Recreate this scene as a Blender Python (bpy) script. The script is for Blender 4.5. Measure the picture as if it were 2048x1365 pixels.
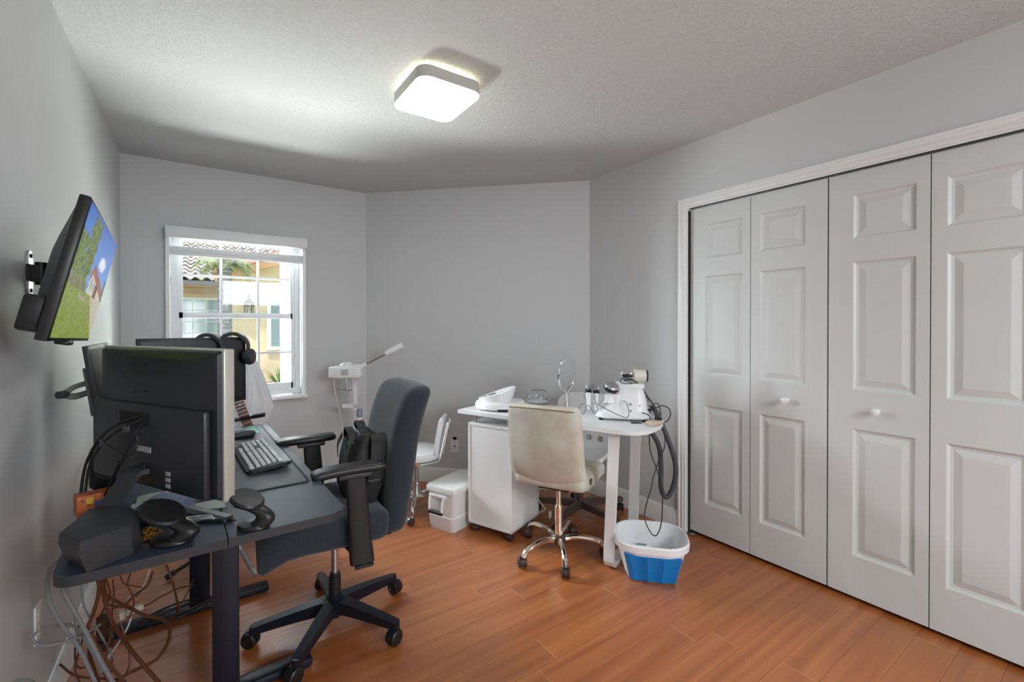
import bpy, bmesh, math, random
from mathutils import Vector, Matrix, Euler
for o in list(bpy.data.objects): bpy.data.objects.remove(o)
C = bpy.context.scene.collection
PI = math.pi
random.seed(7)
# ---------------------------------------------------------------- camera
cam_d = bpy.data.cameras.new('camera'); cam = bpy.data.objects.new('camera', cam_d); C.objects.link(cam)
cam_d.sensor_fit = 'HORIZONTAL'; cam_d.sensor_width = 36.0
cam_d.lens = 904.3 / 2048 * 36.0
cam_d.shift_y = -25.29 / 2048
cam_d.clip_start = 0.02
yaw, pit, rol = .6072, -.0068, -.0011
fw = Vector((math.sin(yaw)*math.cos(pit), math.cos(yaw)*math.cos(pit), math.sin(pit)))
r_ = Vector((math.cos(yaw), -math.sin(yaw), 0)); u_ = r_.cross(fw)
R_ = r_*math.cos(rol) + u_*math.sin(rol); U_ = -r_*math.sin(rol) + u_*math.cos(rol)
M = Matrix((R_, U_, -fw)).transposed().to_4x4(); M.translation = Vector((.4158, 0, 1.3075))
cam.matrix_world = M
S = bpy.context.scene; S.camera = cam
S.view_settings.view_transform = 'Standard'; S.view_settings.look = 'None'
S.view_settings.gamma = 1.0; S.view_settings.use_curve_mapping = False
S.view_settings.exposure = 0.90
# ---------------------------------------------------------------- world, sun, lights
W = bpy.data.worlds.new('sky'); S.world = W; W.use_nodes = True
bg = W.node_tree.nodes['Background']; bg.inputs[0].default_value = (0.83, 0.91, 1.0, 1); bg.inputs[1].default_value = .95
sd = bpy.data.lights.new('sun', 'SUN'); sd.energy = 2.2; sd.angle = math.radians(1.5); sd.color = (1, .95, .87)
so = bpy.data.objects.new('sun', sd); C.objects.link(so)
so.rotation_euler = Vector((0.25, 0.38, -1.0)).to_track_quat('-Z', 'Y').to_euler(); so.location = (2, -4, 8)
# added area lamps outside the window stand in for bounced and sky daylight
def area(name, loc, tgt, sx, sy, power, col=(1,1,1)):
    d = bpy.data.lights.new(name, 'AREA'); d.shape = 'RECTANGLE'; d.size = sx; d.size_y = sy; d.energy = power; d.color = col
    o = bpy.data.objects.new(name, d); C.objects.link(o); o.location = loc
    o.rotation_euler = (Vector(tgt)-Vector(loc)).to_track_quat('-Z', 'Y').to_euler(); return o
area('window_fill_near', (.55, 4.55, -.05), (.9, 3.5, 2.0), 1.3, .9, 300, (1, 1, .99))
area('window_fill_far', (.0, 5.2, .08), (.9, 2.8, 2.1), 2.2, .8, 300, (1, 1, .99))
area('window_fill_high', (-.75, 5.3, 2.8), (1.9, 2.2, .45), 2.2, 1.4, 560, (.86, .93, 1))  # added lamp in place of skylight, above the view through the window
area('window_fill_side', (-1.2, 4.9, 1.65), (2.9, 2.6, 1.2), 1.5, 1.5, 640, (.95, .975, 1))  # added lamp out of view, aimed to brighten the right wall
# added fill lamp, unseen, outside the rear doorway behind the camera
area('rear_fill', (1.6, -1.9, 2.1), (1.6, 1.5, 1.6), 1.6, .8, 42, (.95, .98, 1))
# ---------------------------------------------------------------- materials
MATS = {}
def mat(name, col, rough=.5, metal=0., spec=.5, bump=0, bscale=40, trans=0., alpha=1., emis=None, estr=0., vary=0., vscale=5, coat=0., sheen=0., stretch=None, ior=1.45):
    m = bpy.data.materials.new(name); m.use_nodes = True; nt = m.node_tree; b = nt.nodes['Principled BSDF']
    b.inputs['Base Color'].default_value = (*col, 1); b.inputs['Roughness'].default_value = rough
    b.inputs['Metallic'].default_value = metal; b.inputs['Specular IOR Level'].default_value = spec
    b.inputs['Transmission Weight'].default_value = trans; b.inputs['Alpha'].default_value = alpha
    b.inputs['Coat Weight'].default_value = coat; b.inputs['Sheen Weight'].default_value = sheen; b.inputs['IOR'].default_value = ior
    if emis: b.inputs['Emission Color'].default_value = (*emis, 1); b.inputs['Emission Strength'].default_value = estr
    if bump or vary:
        tc = nt.nodes.new('ShaderNodeTexCoord'); src = tc.outputs['Object']
        if stretch:
            mp = nt.nodes.new('ShaderNodeMapping'); mp.inputs['Scale'].default_value = stretch; nt.links.new(src, mp.inputs[0]); src = mp.outputs[0]
    if bump:
        n = nt.nodes.new('ShaderNodeTexNoise'); n.inputs['Scale'].default_value = bscale; n.inputs['Detail'].default_value = 3
        nt.links.new(src, n.inputs['Vector'])
        bp = nt.nodes.new('ShaderNodeBump'); bp.inputs['Strength'].default_value = bump; bp.inputs['Distance'].default_value = .002
        nt.links.new(n.outputs['Fac'], bp.inputs['Height']); nt.links.new(bp.outputs[0], b.inputs['Normal'])
    if vary:
        n = nt.nodes.new('ShaderNodeTexNoise'); n.inputs['Scale'].default_value = vscale; n.inputs['Detail'].default_value = 4
        nt.links.new(src, n.inputs['Vector'])
        mr = nt.nodes.new('ShaderNodeMapRange'); mr.inputs[1].default_value=.3; mr.inputs[2].default_value=.7; mr.inputs[3].default_value = 1-vary; mr.inputs[4].default_value = 1+vary*.5
        nt.links.new(n.outputs['Fac'], mr.inputs[0])
        mx = nt.nodes.new('ShaderNodeVectorMath'); mx.operation = 'SCALE'; mx.inputs[0].default_value = col
        nt.links.new(mr.outputs[0], mx.inputs['Scale']); nt.links.new(mx.outputs[0], b.inputs['Base Color'])
    MATS[name] = m; return m
def vcol_mat(name, rough=.4, emit=0.):
    m = bpy.data.materials.new(name); m.use_nodes = True; nt = m.node_tree; b = nt.nodes['Principled BSDF']
    a = nt.nodes.new('ShaderNodeVertexColor'); a.layer_name = 'Col'
    nt.links.new(a.outputs[0], b.inputs['Base Color']); b.inputs['Roughness'].default_value = rough
    if emit:
        nt.links.new(a.outputs[0], b.inputs['Emission Color']); b.inputs['Emission Strength'].default_value = emit
        b.inputs['Base Color'].default_value = (0,0,0,1); nt.links.remove(b.inputs['Base Color'].links[0]); b.inputs['Base Color'].default_value=(.01,.01,.01,1); b.inputs['Specular IOR Level'].default_value=.12
    return m
wallm = mat('wall_paint', (.575,.578,.580), .55, bump=.12, bscale=90, spec=.3)
# knock-down ceiling texture
ceilm = mat('ceiling_paint', (.60,.61,.61), .8, spec=.2)
nt = ceilm.node_tree; b = nt.nodes['Principled BSDF']
tc = nt.nodes.new('ShaderNodeTexCoord'); n1 = nt.nodes.new('ShaderNodeTexNoise'); n1.inputs['Scale'].default_value = 48; n1.inputs['Detail'].default_value = 5; n1.inputs['Distortion'].default_value = 1.2
cr = nt.nodes.new('ShaderNodeValToRGB'); cr.color_ramp.elements[0].position = .45; cr.color_ramp.elements[1].position = .56
bp = nt.nodes.new('ShaderNodeBump'); bp.inputs['Strength'].default_value = .5; bp.inputs['Distance'].default_value = .005
nt.links.new(tc.outputs['Object'], n1.inputs['Vector']); nt.links.new(n1.outputs['Fac'], cr.inputs[0]); nt.links.new(cr.outputs[0], bp.inputs['Height']); nt.links.new(bp.outputs[0], b.inputs['Normal'])
trimm = mat('white_trim', (.76,.765,.76), .35)
doorm = mat('door_paint', (.60,.612,.605), .42, bump=.15, bscale=60, stretch=(1,1,.1))
blackgap = mat('dark_gap', (.015,.014,.013), .9)
vinyl = mat('white_vinyl', (.80,.81,.82), .3)
# plank wood
wood = bpy.data.materials.new('laminate_wood'); wood.use_nodes = True; nt = wood.node_tree; b = nt.nodes['Principled BSDF']
tc = nt.nodes.new('ShaderNodeTexCoord'); oi = nt.nodes.new('ShaderNodeObjectInfo')
ad = nt.nodes.new('ShaderNodeVectorMath'); ad.operation = 'MULTIPLY_ADD'; ad.inputs[1].default_value = (1,1,1)
sc = nt.nodes.new('ShaderNodeMath'); sc.operation = 'MULTIPLY'; sc.inputs[1].default_value = 37.0
cb = nt.nodes.new('ShaderNodeCombineXYZ'); nt.links.new(oi.outputs['Random'], sc.inputs[0]); nt.links.new(sc.outputs[0], cb.inputs[0]); nt.links.new(sc.outputs[0], cb.inputs[1])
nt.links.new(tc.outputs['Object'], ad.inputs[0]); nt.links.new(cb.outputs[0], ad.inputs[2])
mp = nt.nodes.new('ShaderNodeMapping'); mp.inputs['Scale'].default_value = (.75, 15, 1); nt.links.new(ad.outputs[0], mp.inputs[0])
n1 = nt.nodes.new('ShaderNodeTexNoise'); n1.inputs['Scale'].default_value = 1.5; n1.inputs['Detail'].default_value = 7; n1.inputs['Roughness'].default_value = .5; n1.inputs['Distortion'].default_value = .25
nt.links.new(mp.outputs[0], n1.inputs['Vector'])
cr = nt.nodes.new('ShaderNodeValToRGB'); e = cr.color_ramp.elements
e[0].position = .22; e[0].color = (.27,.070,.014,1); e[1].position = .78; e[1].color = (.50,.178,.050,1)
x = e.new(.5); x.color = (.39,.118,.028,1)
nt.links.new(n1.outputs['Fac'], cr.inputs[0])
mr = nt.nodes.new('ShaderNodeMapRange'); mr.inputs[3].default_value = .93; mr.inputs[4].default_value = 1.07; nt.links.new(oi.outputs['Random'], mr.inputs[0])
vm = nt.nodes.new('ShaderNodeVectorMath'); vm.operation = 'SCALE'; nt.links.new(cr.outputs[0], vm.inputs[0]); nt.links.new(mr.outputs[0], vm.inputs['Scale'])
nt.links.new(vm.outputs[0], b.inputs['Base Color']); b.inputs['Roughness'].default_value = .42; b.inputs['Specular IOR Level'].default_value = .7; b.inputs['Coat Weight'].default_value = .6; b.inputs['Coat Roughness'].default_value = .30
seamm = mat('plank_core', (.16,.06,.025), .7)
seaml = mat('plank_end_core', (.62,.36,.20), .7)
black_pl = mat('black_plastic', (.012,.012,.013), .38)
black_sf = mat('black_satin_laminate', (.024,.036,.064), .50, spec=1., bump=.04, bscale=300)  # black laminate with bluish window glare tinted into its colour
edge_bk = mat('black_edge_band', (.03,.031,.034), .5)
dkgrey = mat('dark_grey_plastic', (.035,.037,.041), .45)
grey_pl = mat('grey_plastic', (.2,.2,.2), .5)
silver = mat('silver_plastic', (.52,.51,.46), .35, metal=.3)
navy = mat('black_powder_coat', (.010,.012,.020), .36, spec=.35)
fabric = mat('charcoal_fabric', (.026,.032,.043), .95, bump=.5, bscale=420, vary=.25, vscale=300, sheen=.25)
bagfab = mat('black_nylon', (.016,.016,.016), .6, bump=.25, bscale=30)
chrome = mat('chrome', (.85,.85,.86), .1, metal=1.)
chromeb = mat('floor_tinted_chrome', (.88,.80,.70), .12, metal=1.)  # chrome with the orange floor's reflection tinted into its colour
steel = mat('brushed_steel', (.55,.56,.58), .3, metal=1.)
tinted_metal = mat('grey_brown_metal', (.15,.11,.085), .35, metal=.6)  # brown of the reflected floor put into the metal's colour
brownpl = mat('brown_black_plastic', (.05,.025,.015), .4)
creaml = mat('stained_cream_leather', (.60,.575,.49), .5, bump=.15, bscale=120)
nt = creaml.node_tree; b = nt.nodes['Principled BSDF']
tc = nt.nodes.new('ShaderNodeTexCoord'); n1 = nt.nodes.new('ShaderNodeTexNoise'); n1.inputs['Scale'].default_value = 5.5; n1.inputs['Detail'].default_value = 5
nt.links.new(tc.outputs['Object'], n1.inputs['Vector'])
cr = nt.nodes.new('ShaderNodeValToRGB'); e = cr.color_ramp.elements; e[0].position=.36; e[0].color=(.68,.67,.60,1); e[1].position=.68; e[1].color=(.50,.45,.34,1)
nt.links.new(n1.outputs['Fac'], cr.inputs[0]); nt.links.new(cr.outputs[0], b.inputs['Base Color'])
whitel = mat('white_leatherette', (.80,.80,.81), .38, bump=.05, bscale=90)
whitepl = mat('white_plastic', (.83,.835,.84), .3)
whitelam = mat('white_laminate', (.78,.785,.79), .35)
coolerm = mat('cooler_plastic', (.74,.735,.71), .45, bump=.1, bscale=200)
blue = mat('blue_plastic', (.0,.19,.56), .35)
glass = mat('clear_glass', (.95,.97,.97), .02, trans=1.)
pane_m = bpy.data.materials.new('window_glass'); pane_m.use_nodes = True; nt = pane_m.node_tree
for nn in list(nt.nodes):
    if nn.type != 'OUTPUT_MATERIAL': nt.nodes.remove(nn)
out = nt.nodes[0]; tr = nt.nodes.new('ShaderNodeBsdfTransparent'); tr.inputs[0].default_value = (.96,.98,.98,1)
gl = nt.nodes.new('ShaderNodeBsdfGlossy'); gl.inputs['Roughness'].default_value = .03; fr = nt.nodes.new('ShaderNodeFresnel'); fr.inputs[0].default_value = 1.35
mx = nt.nodes.new('ShaderNodeMixShader'); nt.links.new(fr.outputs[0], mx.inputs[0]); nt.links.new(tr.outputs[0], mx.inputs[1]); nt.links.new(gl.outputs[0], mx.inputs[2]); nt.links.new(mx.outputs[0], out.inputs[0])
mirror_m = mat('mirror_glass', (.85,.86,.87), .02, metal=1.)
screen_off = mat('dark_screen', (.012,.012,.014), .25)
cab_bk = mat('black_cable', (.015,.015,.016), .45)
cab_br = mat('brown_cable', (.11,.035,.014), .45)
cab_gr = mat('grey_cable', (.20,.205,.21), .45)
cab_wh = mat('white_cable', (.68,.66,.6), .4)
hose_m = mat('dark_grey_hose', (.05,.052,.06), .45, bump=.4, bscale=100)
beige = mat('beige_plastic', (.55,.46,.36), .5)
lampside = mat('lamp_housing', (.50,.50,.46), .6)  # white housing; the shade of its unlit side is put into the grey
lampface = mat('lamp_diffuser', (.9,.9,.9), .4, emis=(1,.99,.97), estr=7.5)
lamphalo = mat('lamp_back_light', (.9,.9,.8), .5, emis=(1,.93,.68), estr=6.0)
gold = mat('gold_beads', (.75,.50,.2), .25, metal=1.)
orange = mat('orange_print', (.62,.16,.05), .5, vary=.6, vscale=60)
limeg = mat('lime_green', (.40,.62,.06), .4)
paleblue = mat('blue_grey_box', (.15,.19,.30), .3)
fretb = mat('rosewood', (.16,.06,.03), .4, vary=.3, vscale=40)
guitarm = mat('guitar_lacquer', (.28,.08,.03), .2, coat=.6)
plasticbag = mat('thin_white_plastic', (.80,.81,.83), .35, trans=.15)
# ---------------------------------------------------------------- helpers
class MB:
    def __init__(s): s.bm = bmesh.new()
    def _add(s, vs, fs, M=None):
        v = [s.bm.verts.new(M @ Vector(p) if M else Vector(p)) for p in vs]
        for f in fs:
            try: s.bm.faces.new([v[i] for i in f])
            except ValueError: pass
        return v
    def box(s, c, d, rz=0, M=None, bev=0, seg=2, fn=None):
        t = bmesh.new(); bmesh.ops.create_cube(t, size=1)
        bmesh.ops.scale(t, vec=d, verts=t.verts)
        if bev: bmesh.ops.bevel(t, geom=list(t.edges), offset=min(bev, min(d)*.49), segments=seg, profile=.5, affect='EDGES')
        if fn:
            for v in t.verts: v.co = Vector(fn(v.co))
        m = Matrix.Translation(c) @ Matrix.Rotation(rz, 4, 'Z')
        if M: m = M @ m
        s._merge(t, m); return s
    def _merge(s, t, m):
        t.verts.index_update()
        vs = [s.bm.verts.new(m @ v.co) for v in t.verts]
        for f in t.faces:
            try: s.bm.faces.new([vs[v.index] for v in f.verts])
            except ValueError: pass
        t.free()
    def pad(s, c, d, r, seg=5, cuts=4, fn=None, M=None, rz=0):      # cushion: rounded box with subdivided faces, deformable
        t = bmesh.new(); bmesh.ops.create_cube(t, size=1)
        bmesh.ops.subdivide_edges(t, edges=list(t.edges), cuts=cuts*2+1, use_grid_fill=True)
        hx, hy, hz = d[0]/2, d[1]/2, d[2]/2; r = min(r, hx, hy, hz)
        for v in t.verts:
            q = Vector((v.co.x*2*hx, v.co.y*2*hy, v.co.z*2*hz))
            # concentrate grid lines near the corners
            def w(a, h):
                u = a/h; return h*math.sin(u*PI/2)
            q = Vector((w(q.x,hx), w(q.y,hy), w(q.z,hz)))
            i = Vector((max(-hx+r, min(hx-r, q.x)), max(-hy+r, min(hy-r, q.y)), max(-hz+r, min(hz-r, q.z))))
            dd = q - i
            if dd.length > 1e-7: q = i + dd.normalized()*min(r, dd.length if sum(abs(x)>1e-6 for x in dd)<2 else r)
            v.co = Vector(fn(q)) if fn else q
        m = Matrix.Translation(c) @ Matrix.Rotation(rz, 4, 'Z')
        if M: m = M @ m
        s._merge(t, m); return s
    def cyl(s, p0, p1, r0, r1=None, n=16, cap=True, M=None):
        p0, p1 = Vector(p0), Vector(p1); r1 = r0 if r1 is None else r1
        q = (p1-p0).to_track_quat('Z', 'Y').to_matrix(); vs = []
        for p, r in ((p0, r0), (p1, r1)):
            for k in range(n):
                a = 2*PI*k/n; vs.append(p + q @ Vector((r*math.cos(a), r*math.sin(a), 0)))
        fs = [(k, (k+1)%n, n+(k+1)%n, n+k) for k in range(n)]
        if cap: fs += [tuple(reversed(range(n))), tuple(range(n, 2*n))]
        s._add(vs, fs, M); return s
    def lathe(s, prof, c=(0,0,0), n=24, M=None, sx=1, sy=1, cap=True):
        vs = []; c = Vector(c)
        for r, z in prof:
            for k in range(n):
                a = 2*PI*k/n; vs.append(c + Vector((r*math.cos(a)*sx, r*math.sin(a)*sy, z)))
        fs = []
        for j in range(len(prof)-1):
            for k in range(n): fs.append((j*n+k, j*n+(k+1)%n, (j+1)*n+(k+1)%n, (j+1)*n+k))
        if cap:
            if prof[0][0] > 1e-5: fs.append(tuple(reversed(range(n))))
            if prof[-1][0] > 1e-5: fs.append(tuple(range((len(prof)-1)*n, len(prof)*n)))
        s._add(vs, fs, M); return s
    def prism(s, poly, z0, z1, M=None, top=None):
        n = len(poly); top = top or poly
        vs = [(x, y, z0) for x, y in poly] + [(x, y, z1) for x, y in top]
        fs = [(k, (k+1)%n, n+(k+1)%n, n+k) for k in range(n)] + [tuple(reversed(range(n))), tuple(range(n, 2*n))]
        s._add(vs, fs, M); return s
    def tube(s, pts, r, n=8, smooth=6, closed=False, flat=1.0, M=None, rfn=None):
        P = spline(pts, smooth, closed) if smooth else [Vector(p) for p in pts]
        m = len(P); vs = []; up = None
        for i in range(m):
            a = P[i-1] if (i > 0 or closed) else P[i]; b = P[(i+1)%m] if (i < m-1 or closed) else P[i]
            t = (b-a).normalized()
            if up is None: up = t.orthogonal().normalized() if abs(t.z) > .9 else Vector((0,0,1))
            sd_ = t.cross(up)
            if sd_.length < 1e-5: sd_ = t.orthogonal()
            sd_.normalize(); up = sd_.cross(t).normalized()
            rr = rfn(i/(m-1)) if rfn else r
            for k in range(n):
                an = 2*PI*k/n; vs.append(P[i] + sd_*rr*math.cos(an) + up*rr*flat*math.sin(an))
        fs = []
        for i in range(m if closed else m-1):
            j = (i+1)%m
            for k in range(n): fs.append((i*n+k, i*n+(k+1)%n, j*n+(k+1)%n, j*n+k))
        if not closed: fs += [tuple(reversed(range(n))), tuple(range((m-1)*n, m*n))]
        s._add(vs, fs, M); return s
    def band(s, pts, wv, th, smooth=6, closed=False, M=None):       # flat strip along a path; wv = width vector, th = thickness
        P = spline(pts, smooth, closed) if smooth else [Vector(p) for p in pts]
        wv = Vector(wv); m = len(P); vs = []
        for i in range(m):
            a = P[i-1] if (i > 0 or closed) else P[i]; b = P[(i+1)%m] if (i < m-1 or closed) else P[i]
            nn = (b-a).cross(wv).normalized()*th/2
            for q in (wv/2+nn, -wv/2+nn, -wv/2-nn, wv/2-nn): vs.append(P[i]+q)
        fs = []
        for i in range(m if closed else m-1):
            j = (i+1)%m
            for k in range(4): fs.append((i*4+k, i*4+(k+1)%4, j*4+(k+1)%4, j*4+k))
        if not closed: fs += [(3,2,1,0), tuple(range((m-1)*4, m*4))]
        s._add(vs, fs, M); return s
    def build(s, name, m, parent=None, ang=35, loc=None, rz=None):
        bmesh.ops.recalc_face_normals(s.bm, faces=s.bm.faces)
        for f in s.bm.faces: f.smooth = True
        for e in s.bm.edges:
            if len(e.link_faces) == 2 and e.calc_face_angle(0) > math.radians(ang): e.smooth = False
        me = bpy.data.meshes.new(name); s.bm.to_mesh(me); s.bm.free(); me.materials.append(m)
        o = bpy.data.objects.new(name, me); C.objects.link(o)
        if parent: o.parent = parent
        if loc: o.location = loc
        if rz: o.rotation_euler[2] = rz
        return o
def spline(pts, k, closed=False):
    P = [Vector(p) for p in pts]; n = len(P); out = []
    if n < 3: return P
    rng = range(n) if closed else range(n-1)
    for i in rng:
        if closed: a, b, c, d = P[i-1], P[i], P[(i+1)%n], P[(i+2)%n]
        else: a, b, c, d = P[max(i-1,0)], P[i], P[i+1], P[min(i+2,n-1)]
        for j in range(k):
            t = j/k
            out.append(.5*((2*b) + (c-a)*t + (2*a-5*b+4*c-d)*t*t + (3*b-a-3*c+d)*t**3))
    if not closed: out.append(P[-1])
    return out
def tag(o, label, cat, group=None):
    o['label'] = label; o['category'] = cat
    if group: o['group'] = group
    return o
def thing(name, label, cat, loc=(0,0,0), rz=0, group=None):
    o = bpy.data.objects.new(name, None); C.objects.link(o); o.location = loc; o.rotation_euler = (0,0,rz); o.empty_display_size = .1
    return tag(o, label, cat, group)
def struct(o): o['kind'] = 'structure'; return o
def sempty(name, loc=(0,0,0)):
    o = bpy.data.objects.new(name, None); C.objects.link(o); o.location = loc; return struct(o)
def copy_part(o, parent, loc=None, rot=None):
    c = o.copy(); C.objects.link(c); c.parent = parent
    if loc is not None: c.location = loc
    if rot is not None: c.rotation_euler = rot
    for ch in o.children: copy_part(ch, c)
    return c
def Rm(ax, a): return Matrix.Rotation(a, 4, ax)
def Tm(*p): return Matrix.Translation(p)
def rrect(w, h, r, n=6, cx=0, cy=0):
    o = []
    for sx, sy, a0 in ((1,1,0), (-1,1,PI/2), (-1,-1,PI), (1,-1,3*PI/2)):
        for k in range(n+1):
            a = a0 + PI/2*k/n; o.append((cx+sx*(w/2-r)+r*math.cos(a), cy+sy*(h/2-r)+r*math.sin(a)))
    return o
def loft(m, rings, M=None, cap=True):                              # rings: lists of equal length of 3-D points
    n = len(rings[0]); vs = [p for r in rings for p in r]; fs = []
    for j in range(len(rings)-1):
        for k in range(n): fs.append((j*n+k, j*n+(k+1)%n, (j+1)*n+(k+1)%n, (j+1)*n+k))
    if cap: fs += [tuple(reversed(range(n))), tuple(range((len(rings)-1)*n, len(rings)*n))]
    m._add(vs, fs, M); return m

# ================================================================ ROOM SHELL
H = 2.44; XW = 2.9375; YB = 3.8986; XA = 1.6015; YC = 2.5617; Y0 = -1.3
# floor with individual planks
fl = struct(MB().box((XW/2+.3, (YB+Y0)/2, -.03), (XW+.7, YB-Y0+.1, .05)).build('floor', seamm))
pw = .127; row0 = 1.602
known = {-1: 2.067, -2: 1.565, -4: 2.097, 2: 1.534, 0: 1.843, 5: 1.714}
i = math.floor((Y0-row0)/pw)
pm = {}
while row0 + i*pw < YB:
    y0, y1 = row0+i*pw, row0+(i+1)*pw; y0c, y1c = max(y0, Y0), min(y1, YB-.002)
    xs = []; j = known.get(i, random.uniform(.3, 1.5)); L = 1.215
    while j > .0: j -= L
    xe = XW + (.55 if y1 < 1.75 and y0 > .15 else 0)
    if y0 > YC-.1: xe = min(XW, XA + YB - y1 + .12)
    a = j
    while a < xe:
        x0, x1 = max(a, 0.003), min(a+L, xe)
        if x1 - x0 > .02:
            w_, l_ = y1c-y0c, x1-x0
            key = (round(w_,3), round(l_,3))
            if key not in pm:
                p = MB().box((0,0,.0), (l_-.0022, w_-.0008, .010)).build('plank', wood, fl); pm[key] = p.data
            else:
                p = bpy.data.objects.new('plank', pm[key]); C.objects.link(p); p.parent = fl
            p.location = ((x0+x1)/2, (y0c+y1c)/2, -.005)
            if a+L < xe:
                e_ = MB().box((0,0,0), (.0022, w_-.001, .006)).build('joint_strip', seaml, fl); e_.location = (x1, (y0c+y1c)/2, -.0031)
        a += L
    i += 1
# ceiling
struct(MB().box((XW/2, (YB+Y0)/2, H+.05), (XW+.4, YB-Y0+.4, .1)).build('ceiling', ceilm))
# walls
struct(MB().box((-.05, (YB+Y0)/2, H/2), (.1, YB-Y0+.2, H)).build('wall_left', wallm))
wx0, wx1, wz0, wz1 = .255, 1.100, .765, 1.965
m = MB(); T = .16
m.box(((wx0)/2-.05, YB+T/2, H/2), (wx0+.1, T, H)); m.box(((wx1+XA+.1)/2, YB+T/2, H/2), (XA+.1-wx1, T, H))
m.box(((wx0+wx1)/2, YB+T/2, wz0/2), (wx1-wx0, T, wz0)); m.box(((wx0+wx1)/2, YB+T/2, (wz1+H)/2), (wx1-wx0, T, H-wz1))
struct(m.build('wall_back', wallm))
L45 = math.hypot(XW-XA, YB-YC); c45 = Vector(((XW+XA)/2, (YB+YC)/2, H/2)); nrm = Vector((1,1,0)).normalized()
struct(MB().box(c45+nrm*.05, (L45+.12, .1, H), rz=-PI/4).build('wall_corner', wallm))
dy1, dw, dtop = 1.697, .3773, 2.045; dy0 = dy1-4*dw-.006
m = MB(); T = .1
m.box((XW+T/2, (dy1+YC+.05)/2, H/2), (T, YC+.05-dy1, H)); m.box((XW+T/2, (dy0+Y0)/2, H/2), (T, dy0-Y0, H))
m.box((XW+T/2, (dy0+dy1)/2, (dtop+H)/2), (T, dy1-dy0, H-dtop))
struct(m.build('wall_right', wallm))
m = MB(); m.box((XW+.62, (dy0+dy1)/2, H/2), (.04, 1.9, H)); m.box((XW+.36, dy1+.14, H/2), (.5, .04, H)); m.box((XW+.36, dy0-.14, H/2), (.5, .04, H)); m.box((XW+.36,(dy0+dy1)/2,dtop+.1),(.5,1.9,.04))
struct(m.build('wall_closet', wallm))
# back of the room behind the camera, with a wide doorway left open for fill light
m = MB(); m.box((.2, Y0-.05, H/2), (.6, .1, H)); m.box((2.75, Y0-.05, H/2), (.7, .1, H)); m.box((1.45, Y0-.05, 2.27), (1.9, .1, .34))
struct(m.build('wall_front', wallm))
# baseboards (profiled)
def baseboard(name, a, b, inward):
    a, b, n = Vector(a), Vector(b), Vector(inward).normalized(); prof = [(0,0), (.014,0), (.014,.088), (.011,.095), (.011,.103), (.007,.110), (.005,.120), (0,.122)]
    m = MB(); loft(m, [[p + n*x + Vector((0,0,z)) for x, z in prof] for p in (a, b)])
    return struct(m.build(name, trimm))
baseboard('baseboard_left', (0,Y0,0), (0,YB,0), (1,0,0))
baseboard('baseboard_back', (0,YB,0), (XA,YB,0), (0,-1,0))
baseboard('baseboard_corner', (XA,YB,0), (XW,YC,0), (-1,-1,0))
baseboard('baseboard_right', (XW,YC,0), (XW,dy1+.06,0), (-1,0,0))
# closet casing: mitred, stepped profile
prof = [(0,0), (.019,0), (.019,.010), (.014,.014), (.014,.026), (.017,.030), (.012,.038), (.012,.050), (.007,.053), (.005,.0605), (0,.0605)]
m = MB(); rings = []
for y, z, sy, sz in ((dy1, 0, 1, 0), (dy1, dtop-.01, 1, 1), (dy0, dtop-.01, -1, 1), (dy0, 0, -1, 0)):
    rings.append([(XW-p, y + sy*(.0605-q), z + sz*(.0605-q)) for p, q in prof])
loft(m, rings); struct(m.build('trim_1', trimm))
m = MB(); m.box((XW+.05, dy1-.002, 1.01), (.1, .006, 2.02)); m.box((XW+.05, (dy0+dy1)/2, dtop+.006), (.1, dy1-dy0, .012))
struct(m.build('trim_2', blackgap))
# closet track
tk = MB().box((XW+.04, (dy0+dy1)/2, dtop-.010), (.03, dy1-dy0-.02, .012)); struct(tk.build('trim_3', steel))
# bifold leaves, six-panel relief
def leaf(k):
    ya = dy1 - k*dw - .004 - (.003 if k>=2 else 0); yb = ya - dw + .004; z0, z1 = .022, 2.028; x = XW+.0195
    root = sempty('door_%d' % (k+1), (x, ya, 0))
    ml, mr_ = ((.101,.045) if k in (0,2) else (.050,.097))
    pu, pv = -ml, -(ya-yb)+mr_
    zs = [(.215,.817), (1.0,1.605), (1.715,1.92)]
    m = MB(); t = .032; W_ = ya-yb
    # stiles and rails
    def bx(y0, y1, za, zb): m.box((t/2, (y0+y1)/2, (za+zb)/2), (t, abs(y1-y0), zb-za))
    bx(0, pu, z0, z1); bx(pv, -W_, z0, z1)
    cur = z0
    for a, b_ in zs: bx(pu, pv, cur, a); cur = b_
    bx(pu, pv, cur, z1)
    m.build('leaf_frame', doorm, root)
    for a, b_ in zs:
        q = MB(); rr = []
        for ins, d in ((0,.0), (.010,.009), (.020,.011), (.048,.003), (.0481,.003)):
            rr.append([(d, pu-ins, a+ins), (d, pv+ins, a+ins), (d, pv+ins, b_-ins), (d, pu-ins, b_-ins)])
        loft(q, rr, cap=False); n_ = 4
        q._add(rr[-1], [(0,1,2,3)]); q._add([(t-.001, pu, a), (t-.001, pv, a), (t-.001, pv, b_), (t-.001, pu, b_)], [(0,1,2,3)])
        q.build('door_panel', doorm, root, ang=12)
    if k in (1,2):
        ky = -.19 if k == 1 else -.195
        kb = MB().lathe([(.0,-.045),(.010,-.0445),(.0165,-.040),(.0175,-.033),(.014,-.026),(.008,-.020),(.007,-.008),(.011,-.002),(.012,0)], M=Rm('Y', -PI/2) @ Matrix.Scale(-1, 4, (0,0,1)))
        kb.build('knob', trimm, root, loc=(0, ky, .912))
for k in range(4): leaf(k)
MB().box((XW-.005,1.668,.006),(.035,.05,.012)).build('pivot_bracket', steel, bpy.data.objects['door_1'])
bpy.data.objects['pivot_bracket'].location = (-(XW+.0195),-1.693,0)
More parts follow.
